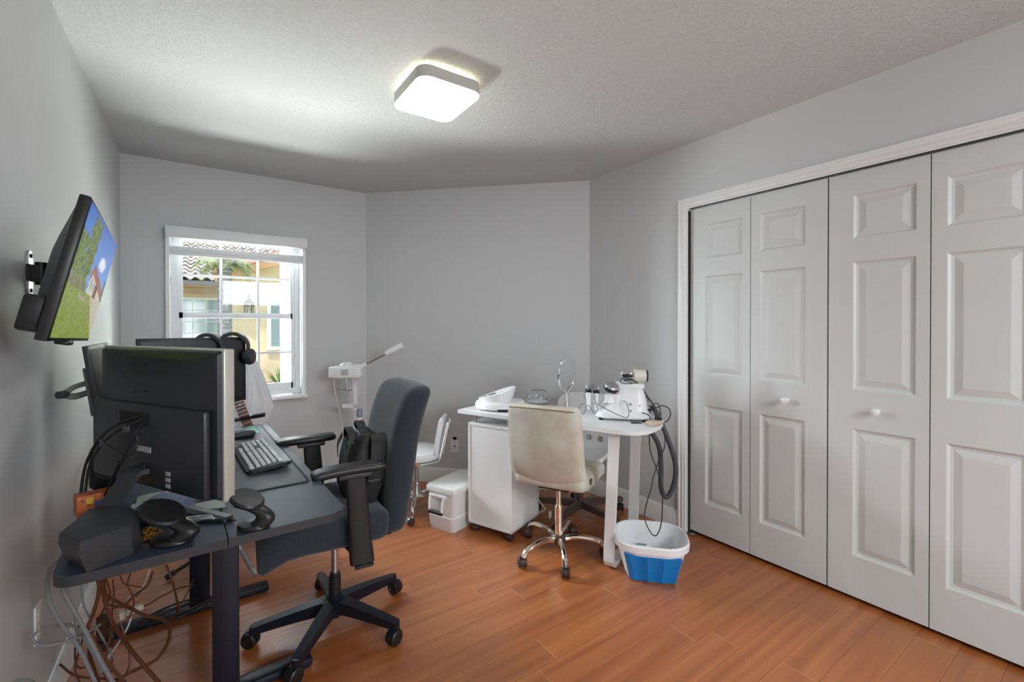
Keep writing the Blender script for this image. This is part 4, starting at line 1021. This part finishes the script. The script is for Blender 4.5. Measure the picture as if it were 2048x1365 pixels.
t = thing('suction_probe', 'cream suction hand piece lying on top of the machine tray', 'probe', world_mc(.062,-.01,.250), mc.rotation_euler[2]+.08)
MB().lathe([(.040,.0),(.040,.012),(.036,.02),(.036,.062),(.032,.070),(.0,.070)], n=28, M=Rm('Y', PI/2)).build('head_body', mat('cream_plastic',(.68,.66,.58),.4), t)
MB().lathe([(.033,.067),(.034,.077),(.027,.079),(.0,.079)], n=28, M=Rm('Y', PI/2)).build('end_ring', dkgrey, t)
MB().pad((-.040,0,.010),(.074,.052,.036),.016).build('chrome_cap', chrome, t)
MB().box((-.036,-.003,.002),(.060,.055,.020), bev=.006).build('dark_window', black_pl, t)
# clear jars of probes
# yellowish adaptor at table end
ps = thing('power_adaptor', 'small beige power strip hanging at the rounded table end', 'adaptor', (2.443,1.570,0.765), tA+1.2)
MB().box((.0,0,.014),(.10,.05,.026), bev=.008).build('adaptor_body', beige, ps)
MB().box((.03,-.005,.032),(.03,.03,.016), bev=.004).build('plug', black_pl, ps)
# ================================================================ FACIAL STEAMER
fs = thing('facial_steamer', 'white facial steamer on a pole with its chrome arm raised', 'steamer', (1.44,3.54,0), math.atan2(-.5706,.8212))
m = MB(); m.pad((-.095,0,.950),(.235,.15,.092),.018,fn=lambda q:(q.x,q.y*(1-.15*(q.x/.12)),q.z)); m.build('steamer_head', whitepl, fs)
m = MB(); m.lathe([(.055,0),(.05,.015),(.035,.03),(.02,.034),(0,.034)], c=(-.10,0,.994), n=24); m.box((-.01,0,1.0),(.06,.06,.014), bev=.004); m.build('filler_cap', whitepl, fs)
m = MB(); m.box((-.105,-.076,.952),(.09,.002,.045)); m.build('rating_plate', mat('plate_grey',(.5,.5,.5),.5), fs)
m = MB(); m.lathe([(.042,.800),(.045,.81),(.045,.90),(.047,.905),(.043,.905),(.042,.81),(.0,.803)], c=(-.105,0,0), n=28); m.build('water_jar', glass, fs)
m = MB(); m.cyl((-.105,0,.81),(-.105,0,.90),.006,n=8); m.lathe([(.028,0),(.03,.006),(.0,.010)], c=(-.105,0,.806)); m.build('heating_coil', chrome, fs)
m = MB(); m.box((-.03,0,.79),(.022,.03,.24)); m.box((-.075,0,.685),(.11,.03,.026)); m.box((-.03,0,.67),(.022,.03,.03)); m.build('neck_bracket', whitepl, fs)
m = MB(); m.cyl((0,0,.03),(0,0,.63),.017,n=16); m.build('pole', whitepl, fs)
m = MB(); m.lathe([(.020,.60),(.0215,.605),(.0215,.655),(.019,.66),(.0,.66)], n=12); m.build('height_knob', mat('grey_blue',(.25,.28,.36),.5), fs)
m = MB(); m.tube([(.012,0,.985),(.03,0,1.0),(.055,0,1.012)], .014, n=10); m.build('arm_elbow', whitepl, fs)
m = MB(); m.cyl((.05,0,1.01),(.215,0,1.095),.0095,n=12); m.cyl((.05,.016,1.015),(.215,.016,1.10),.008,n=10); m.build('steam_arm', steel, fs)
dr = (Vector((.335,0,1.155))-Vector((.21,0,1.090))).normalized()
m = MB(); a0 = Vector((.205,0,1.088)); m.cyl(a0, a0+dr*.03, .022,.024,n=20); m.cyl(a0+dr*.03, a0+dr*.145, .026,.024,n=20); m.build('steam_nozzle', whitepl, fs)
for k in range(5):
    a = 2*PI*k/5+.3; q = MB(); q.tube([(0,0,.06),(.12,0,.055),(.22,0,.04)], .012, n=8); q.build('leg', whitepl, fs, rz=a); caster(fs,(.22*math.cos(a),.22*math.sin(a),0),a,black_pl,black_pl,.017)
m = MB(); m.tube([(-.155,-.078,.945),(-.165,-.085,.91),(-.155,-.08,.80),(-.14,-.07,.70),(-.125,-.06,.6),(-.10,-.06,.40),(-.12,-.05,.2),(-.05,-.06,.06)], .0035, n=6); m.build('power_cord', cab_wh, fs)
# ================================================================ GUITAR, ITS STAND, DRAPED BAG
gs = thing('guitar_stand', 'black folding guitar stand behind the desk with chrome-ribbed foot', 'stand', (.57,2.95,0))
m = MB(); m.cyl((0,.06,.12),(0,.06,.78),.011,n=12); m.build('upright', black_pl, gs)
m = MB(); m.tube([(-.10,-.02,.765),(-.03,.02,.772),(.05,.03,.778),(.10,.0,.79)], .011, n=8); m.build('yoke', black_pl, gs)
MB().cyl((.10,.0,.79),(.155,-.03,.80),.0135,n=10).build('rubber_end', black_pl, gs)
for a, ch in ((math.radians(-74),1),(math.radians(60),0),(math.radians(190),0)):
    q = MB(); q.cyl((.0,0,.14),(.27,0,.03),.009,n=10)
    if ch: 
        for k in range(22): q.cyl((.12+.0068*k,0,.091-.00277*k),(.1235+.0068*k,0,.0896-.00277*k),.0125,n=10)
    q.cyl((.262,0,.034),(.30,0,.016),.014,n=10); q.build('leg', steel if ch else black_pl, gs, rz=a)
gt = thing('guitar', 'guitar with rosewood fretboard leaning on its stand behind the far monitor', 'guitar', (0,0,0))
gA = Vector((.690,2.985,.60)); gB = Vector((.515,3.02,1.16)); gd = (gB-gA).normalized(); gsd = gd.cross(Vector((0,-1,0))).normalized(); gn = gsd.cross(gd)
MG = Matrix((gsd, gd, gn)).transposed().to_4x4(); MG.translation = gA
m = MB(); m.box((0,.16,0),(.048,.46,.020), M=MG, bev=.006); m.build('neck', guitarm, gt)
m = MB(); m.box((0,.14,.012),(.050,.48,.005), M=MG); m.build('fretboard', fretb, gt)
for k in range(17): MB().box((0,-.08+.60*(1-2**(-k/10.))*.62/.6*1.0,.0155),(.050,.002,.002), M=MG).build('fret', steel, gt)
for k in (0,1,2,3,4): MB().cyl(tuple(MG@Vector((0,.0+k*.09,.0145))),tuple(MG@Vector((0,.0+k*.09,.0158))),.004,n=8).build('inlay', whitepl, gt)
m = MB(); m.prism([(-.03,.38),(.03,.38),(.045,.42),(.035,.52),(-.02,.54),(-.045,.44)], -.008,.008, M=MG); m.build('headstock', guitarm, gt)
m = MB(); body = []
for k in range(36):
    a = 2*PI*k/36; r = .16*(1+.18*math.cos(2*a)+.08*math.sin(a)*-1); body.append((r*.95*math.cos(a)*(.85 if math.sin(a)>0 else 1.05), -.26+r*1.25*math.sin(a)))
m.prism(body, -.03, .012, M=MG); m.build('guitar_body', guitarm, gt)
wb = thing('plastic_cover', 'crumpled white translucent plastic cover hanging below the window', 'bag', (0,0,0))
m = MB(); NA, NB = 30, 64; rows_ = []
for i in range(NA):
    t = i/(NA-1); z = 1.13 - 1.10*t; w = .02+.20*min(1,(t/.30))**.9; 
    if t > .42: w *= (1-.35*min(1,(t-.42)/.2))
    cx = .685-.05*t-.10*min(1,max(0,t-.30)/.25); cy = 3.32; row = []
    for k in range(NB):
        a = 2*PI*k/NB; f_ = 1+.10*math.sin(7*a+3*t)+.07*math.sin(13*a+9*t)+.05*math.sin(23*a-5*t); row.append((cx+w*.62*f_*math.cos(a), cy+w*.36*f_*math.sin(a), z+.02*math.sin(4*a)*(t>.0)))
    rows_.append(row)
loft(m, rows_); m.build('plastic_sheet', plasticbag, wb, ang=70)
# ================================================================ THINGS ON THE NEAR END OF THE DESK
def ptz(px): return px
sp = thing('desktop_speaker', 'dark wedge-shaped desktop speaker at the near left desk corner', 'speaker', (0,0,0))
topp = [(0.148,1.466,0.825), (0.198,1.371,0.825), (0.280,1.425,0.825), (0.293,1.464,0.825), (0.286,1.514,0.825), (0.268,1.562,0.825), (0.231,1.604,0.825), (0.176,1.615,0.825)]
cxs = sum(p[0] for p in topp)/8; cys = sum(p[1] for p in topp)/8
def spr(k, z, dx=0, dy=0): return [(cxs+(p[0]-cxs)*k+dx, cys+(p[1]-cys)*k+dy, z) for p in topp]
m = MB(); loft(m, [spr(.93,.7505,.008,.0), spr(.97,.77,.004,.0), spr(1.02,.80), spr(1.0,.821), spr(.97,.825)]); m.build('speaker_cabinet', edge_bk, sp)
m = MB(); loft(m, [spr(.965,.8248), spr(.93,.8265)]); m.build('top_panel', MATS['dark_grey_plastic'], sp)
def curly(name, label, loc, rz, s=1., hs=1.):
    t = thing(name, label, 'speaker', loc, rz, 'curved satellite speakers')
    m = MB(); m.lathe([(0,.0005),(.040*s,.001),(.043*s,.006),(.040*s,.014),(.0,.018)], n=28, sx=1.0, sy=.8); m.build('speaker_base', black_pl, t)
    m = MB(); rings = []
    for k in range(9):
        q = k/8; z = (.008+.062*q*hs)*s; cx_ = (.012 - .05*q*q + .030*math.sin(q*PI))*s; w = (.034-.012*math.sin(q*PI)+.004*q)*s
        rings.append([(cx_+w*math.cos(a), w*.8*math.sin(a), z) for a in [2*PI*j/20 for j in range(20)]])
    loft(m, rings); m.build('curved_stem', black_pl, t)
    m = MB(); m.lathe([(0,-.010),(.030,-.009),(.040,-.002),(.041,.004),(.036,.009),(0,.010)], n=32, sx=1.15*s, sy=.95*s, M=Tm(-.020*s,0,(.014+.064*hs)*s)@Rm('Y', math.radians(24))@Rm('X', math.radians(10))); m.build('speaker_head', black_pl, t)
curly('satellite_speaker', 'black curved satellite speaker right of the desk seam', (0.540,1.427,0.750), math.radians(-35), 1.0, 1.0)
curly('satellite_speaker', 'black curved satellite speaker beside the wedge speaker', (0.359,1.455,0.750), math.radians(-35), 1.2, .75)
bx_ = thing('candy_box', 'small colourful orange and red printed box beside the wall', 'box', (0.182,1.782,0.750), .3)
MB().box((-.01,.04,.031),(.085,.05,.060), bev=.001).build('printed_carton', orange, bx_)
for k,(c_,dz) in enumerate((((.75,.50,.05),.045),((.08,.10,.35),.032),((.5,.03,.03),.02))): MB().box((-.025+.018*k,.0145,dz),(.016,.002,.018)).build('print_patch', mat('patch%d'%k, c_, .5), bx_)
MB().box((.028,.0145,.031),(.012,.002,.058)).build('print_stripe', beige, bx_)
sb_ = thing('router', 'small black speaker box on the desk beneath the slim wall monitor', 'box', (.155,2.12,.75), .1)
MB().box((0,0,.065),(.10,.10,.13), bev=.012).build('speaker_cabinet', black_pl, sb_)
MB().lathe([(.0,0),(.032,0),(.036,.004)], M=Tm(0,-.0505,.065)@Rm('X',PI/2)).build('grille', dkgrey, sb_)
tbx = thing('document_tray', 'blue-grey angled tray behind the curved speakers', 'tray', (0.333,1.698,0.750), -.5)
m = MB(); loft(m, [[(-.055,-.04,.001),(.045,-.055,.001),(.06,.05,.001),(-.045,.06,.001)],[(-.05,-.036,.035),(.042,-.050,.020),(.055,.045,.034),(-.04,.055,.045)]]); m.build('tray_body', paleblue, tbx)
bt = thing('pale_tube', 'pale green lotion tube lying on the desk under the near monitor', 'tube', (0.324,1.760,0.770), .1)
m = MB(); m.lathe([(0,-.065),(.020,-.06),(.024,-.03),(.024,.035),(.014,.055),(.006,.065)], n=18, M=Rm('Y', PI/2)@Rm('X',.2)); m.build('tube_body', mat('pale_green_pl',(.42,.48,.42),.3), bt)
gp = thing('green_pouch', 'lime green packet next to the lotion tube', 'packet', (0.351,1.777,0.752), -.45)
MB().pad((0,0,.010),(.11,.05,.018),.008).build('packet', limeg, gp)
pp = thing('sheet_of_paper', 'printed paper sheet lying below the near monitor', 'paper', (0.419,1.695,0.751), -.35)
MB().box((0,.01,.0006),(.16,.10,.0010)).build('sheet', mat('paper_grey',(.34,.40,.38),.5), pp)
wi = thing('white_charger', 'small white charger block left of the tray', 'charger', (0.275,1.746,0.752), .2)
MB().box((0,0,.012),(.05,.03,.022), bev=.006).build('charger_body', whitepl, wi)
sbar = thing('aluminium_bar', 'long grey aluminium bar stand pointing across the desk', 'bar', (0.433,1.592,0.752), -1.02)
m = MB(); loft(m, [[(x,-.013,.002),(x,.013,.002),(x,.010,.016),(x,-.010,.016)] for x in (-.10,.10)]); m.build('bar_body', mat('alu_dark',(.25,.25,.25),.4,metal=.6), sbar)
MB().box((.1005,0,.009),(.004,.022,.012)).build('end_cap', dkgrey, sbar)
sg = thing('multi_tool', 'folded grey multi-tool lying right of the curved speaker', 'tool', (0.416,1.563,0.752), -.35)
m = MB(); m.pad((0,0,.008),(.075,.016,.012),.005); m.build('tool_handle', steel, sg)
MB().pad((.012,-.015,.007),(.07,.014,.010),.004).build('tool_handle', steel, sg)
pn = thing('pen', 'black pen beside the multi-tool', 'pen', (0.451,1.523,0.752), -.55)
m = MB(); m.cyl((-.05,0,.005),(.05,0,.005),.0045,n=10); m.cyl((.05,0,.005),(.062,0,.005),.0045,.001,n=10); m.build('pen_barrel', black_pl, pn)
gbd = thing('bead_pouch', 'pile of gold beads between the speakers', 'beads', (0.310,1.511,0.752))
m = MB()
for k in range(150):
    a = random.uniform(0,2*PI); r = .026*math.sqrt(random.random()); zz = .006+ (.030*(1-r/.026))*random.random(); t_ = bmesh.new(); bmesh.ops.create_icosphere(t_, subdivisions=1, radius=.0045); m._merge(t_, Tm(r*math.cos(a), r*math.sin(a), zz))
o = m.build('bead_pile', gold, gbd); o['kind'] = 'stuff'
# ================================================================ CABLES
def cable(name, label, pts, r, m_, parts=None, cat='cable', n=7, grp=None):
    o = MB().tube(pts, r, n=n, smooth=7).build(name, m_); tag(o, label, cat, grp); return o
c1 = cable('monitor_cable', 'upper black cable arching from the near monitor to the wall side', [(0.280,1.675,1.049),(0.240,1.727,1.030),(0.194,1.783,0.996),(0.160,1.831,0.947),(0.133,1.873,0.883),(0.122,1.881,0.815),(0.118,1.883,0.746),(0.119,1.930,0.667)], .0042, cab_bk)
cable('monitor_cable', 'lower black cable arching from the near monitor beside its twin', [(0.286,1.659,1.039),(0.247,1.710,1.018),(0.204,1.764,0.984),(0.169,1.812,0.937),(0.143,1.854,0.879),(0.133,1.861,0.803),(0.124,1.867,0.735),(0.109,1.937,0.664)], .0036, cab_bk)
cable('usb_cable', 'thin black cable looping below the near monitor ports', [(0.287,1.646,1.030),(0.272,1.644,1.008),(0.276,1.641,0.980),(0.267,1.647,0.952),(0.245,1.674,0.939),(0.207,1.737,0.955),(0.184,1.778,0.972)], .0018, cab_bk)
cable('power_cable', 'black power cable falling from the monitor port past the stand', [(0.290,1.631,1.032),(0.260,1.652,0.980),(0.242,1.676,0.935),(0.221,1.715,0.886),(0.190,1.785,0.814),(0.162,1.877,0.745)], .0032, cab_bk)
m = MB(); a = Vector((0.232,1.689,0.919)); b_ = Vector((0.211,1.727,0.870)); m.cyl(a,b_,.006,.005,n=8); tag(m.build('ferrite_core', black_pl), 'black ferrite bead on the monitor power cable', 'connector')
for (px,py,dd,l) in ((252,852,1.315,'black cable tag nearest the monitor port'),(208,885,1.335,'black cable tag lower on the arched cables')):
    pass
t1_ = thing('cable_tag', 'small black cable tag hanging nearest the monitor port', 'tag', (0.244,1.710,1.014)); MB().box((0,0,-.006),(.016,.002,.020),bev=.0008).build('tag_plate', dkgrey, t1_)
t2_ = thing('cable_tag', 'black cable tag with text lower on the arched cables', 'tag', (0.185,1.783,0.968)); MB().box((0,0,-.006),(.020,.002,.022),bev=.0008).build('tag_plate', dkgrey, t2_)
for i_, (pts, r, mm, lb) in enumerate([
 ([(0.194,2.098,0.718),(0.150,2.128,0.706),(0.117,2.151,0.686),(0.099,2.163,0.674)], .003, cab_bk, 'short black lead curling behind the colourful box'),
 ([(0.166,2.238,0.713),(0.157,2.147,0.711),(0.149,2.129,0.692),(0.137,2.161,0.698),(0.148,2.227,0.707)], .0025, cab_bk, 'black lead looped under the small speaker box'),
 ([(0.121,2.331,0.769),(0.102,2.223,0.745),(0.107,2.158,0.701),(0.098,2.103,0.690)], .0022, cab_gr, 'grey lead running down beside the colourful box')]):
    cable('loose_lead', lb, pts, r, mm)
# under the desk: brown tangle, grey loops
und = [
 ([(0.103,1.734,0.661),(0.069,1.794,0.617),(0.058,1.825,0.541),(0.066,1.819,0.498),(0.093,1.824,0.420),(0.124,1.826,0.347),(0.157,1.827,0.235),(0.180,1.858,0.118)], .0052, cab_gr, 'thick grey cable bulging from the desk corner towards the outlet'),
 ([(0.103,1.746,0.593),(0.101,1.771,0.553),(0.122,1.780,0.484),(0.143,1.789,0.413),(0.173,1.792,0.318),(0.215,1.810,0.181)], .0058, cab_gr, 'thick grey cable falling straight from the near desk corner'),
 ([(0.165,1.895,0.219),(0.113,1.883,0.377),(0.079,1.847,0.425),(0.045,1.809,0.444),(0.031,1.806,0.429),(0.047,1.795,0.410),(0.083,1.795,0.400),(0.125,1.826,0.387),(0.159,1.900,0.368)], .0040, cab_gr, 'grey cable in a wide flat loop in front of the wall outlet'),
 ([(0.082,1.930,0.506),(0.088,1.926,0.459),(0.094,1.933,0.414),(0.097,1.943,0.353),(0.111,1.944,0.267)], .0028, cab_gr, 'thin grey cable hanging between the two thick grey ones'),
 ([(0.105,1.974,0.480),(0.109,1.971,0.429),(0.115,1.979,0.387),(0.138,2.011,0.299),(0.177,2.044,0.162)], .0030, cab_gr, 'thin grey cable ending in a brown tangle by the baseboard'),
]
for k,(pts,r,mm,lb) in enumerate(und): cable('desk_cable', lb, pts, r, mm, grp='cables tangled under the desk')
br = [
 ([(0.140,2.011,0.465),(0.143,2.069,0.394),(0.178,2.106,0.329),(0.211,2.143,0.275),(0.251,2.127,0.243),(0.304,2.090,0.228),(0.327,2.025,0.227),(0.325,1.978,0.201),(0.299,1.923,0.188),(0.262,1.900,0.190),(0.212,1.898,0.180),(0.177,1.885,0.156)], .0058, 'thick brown cable swinging out in a big round loop'),
 ([(0.156,1.976,0.479),(0.158,1.998,0.398),(0.175,1.986,0.332),(0.202,1.943,0.296),(0.246,1.862,0.260),(0.287,1.809,0.219),(0.321,1.762,0.188)], .0062, 'thick brown cable slanting down to the right corner of the tangle'),
 ([(0.152,1.954,0.487),(0.147,1.957,0.431),(0.133,1.966,0.374),(0.120,1.963,0.329),(0.135,1.940,0.276),(0.169,1.903,0.212),(0.197,1.872,0.149)], .0055, 'brown cable at the centre of the tangle bending to the left'),
 ([(0.153,2.027,0.457),(0.160,2.021,0.370),(0.171,2.012,0.282),(0.162,1.994,0.216),(0.164,1.992,0.125)], .0034, 'brown cable hanging nearly straight with a slight bow'),
 ([(0.217,2.079,0.435),(0.207,2.086,0.391),(0.217,2.079,0.364),(0.223,2.098,0.317),(0.210,2.143,0.256),(0.193,2.216,0.202)], .0026, 'thin brown lead forming a small S under the desk middle'),
 ([(0.185,2.101,0.426),(0.197,2.093,0.394),(0.229,2.094,0.374),(0.245,2.120,0.348),(0.222,2.172,0.299)], .0024, 'thin brown lead curling right below the desk edge'),
 ([(0.313,2.134,0.409),(0.331,2.121,0.352),(0.343,2.137,0.274),(0.347,2.182,0.198),(0.319,2.249,0.137)], .0042, 'brown cable dropping to the black coil on the far foot'),
 ([(0.400,2.376,0.190),(0.338,2.419,0.173),(0.280,2.399,0.166),(0.233,2.370,0.162),(0.172,2.352,0.187),(0.123,2.325,0.228)], .0032, 'brown cable crossing level towards the far column'),
 ([(0.397,2.318,0.240),(0.367,2.314,0.178),(0.341,2.332,0.122),(0.323,2.343,0.095)], .0026, 'short brown lead from the column to the black coil'),
 ([(0.280,2.036,0.435),(0.265,2.045,0.387),(0.226,2.096,0.344),(0.196,2.154,0.293),(0.147,2.248,0.243)], .0034, 'brown and white lead bending from the desk middle to the plug'),
 ([(0.090,2.045,0.332),(0.085,1.999,0.261),(0.096,1.967,0.220),(0.122,1.949,0.228),(0.129,1.956,0.285),(0.114,1.979,0.323),(0.096,2.003,0.254),(0.085,1.999,0.197),(0.109,1.957,0.148)], .0028, 'thin brown cable coiled twice at the left of the tangle'),
 ([(0.192,2.035,0.291),(0.207,2.012,0.246),(0.222,1.977,0.201),(0.217,1.955,0.158),(0.188,1.951,0.145),(0.137,1.962,0.145),(0.087,1.985,0.140)], .0030, 'brown cable bowing right before joining the bottom bundle'),
 ([(0.128,1.921,0.350),(0.152,1.904,0.298),(0.187,1.879,0.235),(0.229,1.850,0.177)], .0050, 'brown cable crossing the tangle diagonally'),
 ([(0.162,1.996,0.468),(0.169,2.015,0.403),(0.144,2.056,0.332),(0.124,2.082,0.282),(0.114,2.027,0.258),(0.125,1.971,0.213),(0.154,1.926,0.156)], .0030, 'thin brown cable weaving behind the thick ones'),
 ([(0.170,2.110,0.249),(0.130,2.077,0.248),(0.117,2.025,0.233),(0.138,1.962,0.197),(0.161,1.921,0.148)], .0028, 'thin brown cable arching over the plug block'),
 ([(0.140,2.315,0.324),(0.144,2.311,0.266),(0.138,2.315,0.199),(0.148,2.246,0.108),(0.158,2.118,0.081)], .0028, 'thin straight brown cable behind the plug block'),
 ([(0.035,2.082,0.183),(0.085,1.999,0.177),(0.153,1.939,0.175),(0.212,1.898,0.169),(0.234,1.882,0.140)], .0036, 'brown cable sweeping along the bottom of the tangle'),
]
for pts, r, lb in br: cable('desk_cable', lb, pts, r, cab_br, grp='cables tangled under the desk')
cable('desk_cable', 'white cable running down from the plug block to the lower left', [(0.204,2.208,0.206),(0.194,2.166,0.188),(0.178,2.104,0.182),(0.161,2.019,0.188),(0.147,1.979,0.173)], .0030, cab_wh)
cable('desk_cable', 'thin white wire looping over the plug under the desk', [(0.192,2.193,0.289),(0.239,2.112,0.350),(0.253,2.078,0.379),(0.273,2.041,0.444)], .0018, cab_wh)
coil = []
for k in range(46):
    a = 2*PI*k/15; coil.append((.335+.11*math.cos(a)+.004*k/10, 2.42+.045*math.sin(a), .075+.012*math.sin(a*.7)+.012*math.cos(a)))
cable('cable_coil', 'coil of black cable lying on the far desk foot', coil, .0042, cab_bk)
pk = thing('power_strip', 'brown power strip hanging in the cable tangle', 'power strip', (0.138,2.108,0.193), 1.2)
MB().box((0,0,0),(.045,.05,.035),bev=.008).build('plug_block', brownpl, pk)
MB().box((.0,.0,.06),(.03,.028,.09),bev=.006, ).build('plug', brownpl, pk)
wp = thing('white_plug', 'white plug and socket end beside the black coil', 'plug', (0.191,2.242,0.216), .35)
MB().box((.02,0,0),(.055,.022,.022),bev=.005).build('plug_body', beige, wp); MB().box((-.018,0,.0),(.02,.03,.03),bev=.005).build('plug_head', beige, wp)
cable('floor_cable', 'dark cable lying at the bottom left along the wall', [(0.007,1.737,0.352),(0.023,1.751,0.350),(0.035,1.766,0.334),(0.038,1.788,0.304)], .004, cab_gr)
# hoses and cables from the cavitation machine
dm_ = 2.62
cable('suction_hose', 'thick dark hose looping down beside the table end', [(2.530,1.693,0.861),(2.546,1.657,0.839),(2.558,1.612,0.760),(2.578,1.573,0.652),(2.596,1.547,0.543),(2.596,1.547,0.446),(2.572,1.562,0.368),(2.549,1.578,0.351),(2.531,1.591,0.404),(2.532,1.592,0.515),(2.507,1.586,0.632),(2.465,1.604,0.715),(2.432,1.639,0.751),(2.380,1.675,0.762)], .0135, hose_m, n=12)
cable('black_cord', 'thin black cord hanging in a long loop over the foot tub', [(2.430,1.641,0.823),(2.442,1.596,0.807),(2.423,1.584,0.746),(2.425,1.582,0.632),(2.451,1.563,0.537),(2.477,1.544,0.429),(2.470,1.536,0.338),(2.446,1.527,0.239),(2.408,1.529,0.190),(2.382,1.548,0.211),(2.374,1.578,0.279),(2.394,1.577,0.356),(2.422,1.570,0.433),(2.439,1.571,0.483),(2.473,1.560,0.575),(2.508,1.548,0.654),(2.523,1.576,0.735),(2.494,1.596,0.784)], .0030, cab_bk)
cable('probe_cable', 'dark cable running from the top head down the machine side', [(2.427,1.766,0.994),(2.458,1.720,0.990),(2.491,1.697,0.953),(2.507,1.661,0.899),(2.526,1.635,0.853),(2.527,1.622,0.782),(2.541,1.599,0.756)], .0042, dkgrey)
cable('probe_cable', 'grey cable making a round loop right of the machine', [(2.516,1.704,0.922),(2.544,1.684,0.878),(2.577,1.660,0.835),(2.608,1.639,0.844),(2.638,1.618,0.827),(2.645,1.613,0.792),(2.629,1.624,0.755),(2.574,1.637,0.745)], .0034, dkgrey)
cable('probe_cable', 'small grey cable loop beside the black plug', [(2.537,1.713,0.919),(2.553,1.701,0.852),(2.601,1.668,0.806),(2.617,1.657,0.788),(2.603,1.667,0.852),(2.558,1.674,0.844),(2.532,1.667,0.802)], .003, dkgrey)
cable('probe_cable', 'cable wound on top of the machine under the chrome head', [(2.442,1.707,0.990),(2.385,1.722,1.012),(2.347,1.725,0.995),(2.354,1.695,0.984),(2.407,1.670,0.988),(2.413,1.703,1.006),(2.373,1.719,0.999),(2.389,1.683,0.988)], .0026, dkgrey)
cable('probe_cable', 'grey cable from the left probes to the lower socket', [(2.261,1.832,0.914),(2.251,1.815,0.872),(2.289,1.764,0.836),(2.330,1.710,0.807),(2.346,1.674,0.800),(2.371,1.682,0.823),(2.376,1.703,0.869),(2.377,1.727,0.883)], .0026, grey_pl)
cable('probe_cable', 'pale cable wrapped round the two-tipped probes', [(2.214,1.841,0.967),(2.223,1.810,0.956),(2.258,1.810,0.962),(2.271,1.850,0.968),(2.231,1.854,0.959),(2.223,1.810,0.948),(2.256,1.812,0.950),(2.254,1.849,0.958),(2.223,1.846,0.949)], .0034, grey_pl)
cable('probe_cable', 'thin grey cable looping at the left of the probes', [(2.223,1.834,0.956),(2.195,1.853,0.922),(2.197,1.839,0.876),(2.163,1.851,0.859),(2.160,1.853,0.831),(2.181,1.838,0.814),(2.195,1.829,0.859),(2.206,1.809,0.844),(2.224,1.796,0.816),(2.243,1.795,0.842),(2.234,1.814,0.876)], .0024, grey_pl)
cable('extension_cord', 'cream cord curling on the floor between cabinet and chair base', [(2.231,2.323,0.293),(2.239,2.317,0.251),(2.266,2.298,0.273),(2.225,2.326,0.202),(2.244,2.313,0.153),(2.239,2.255,0.124),(2.317,2.433,0.012),(2.231,2.415,0.012),(2.313,2.456,0.012),(2.401,2.455,0.012)], .003, cab_wh)
cl_ = thing('cord_connector', 'pale inline connector on the cord by the cream chair', 'connector', (2.233,2.198,0.113), .3)
MB().box((0,0,0),(.018,.014,.045),bev=.004).build('connector_body', beige, cl_)
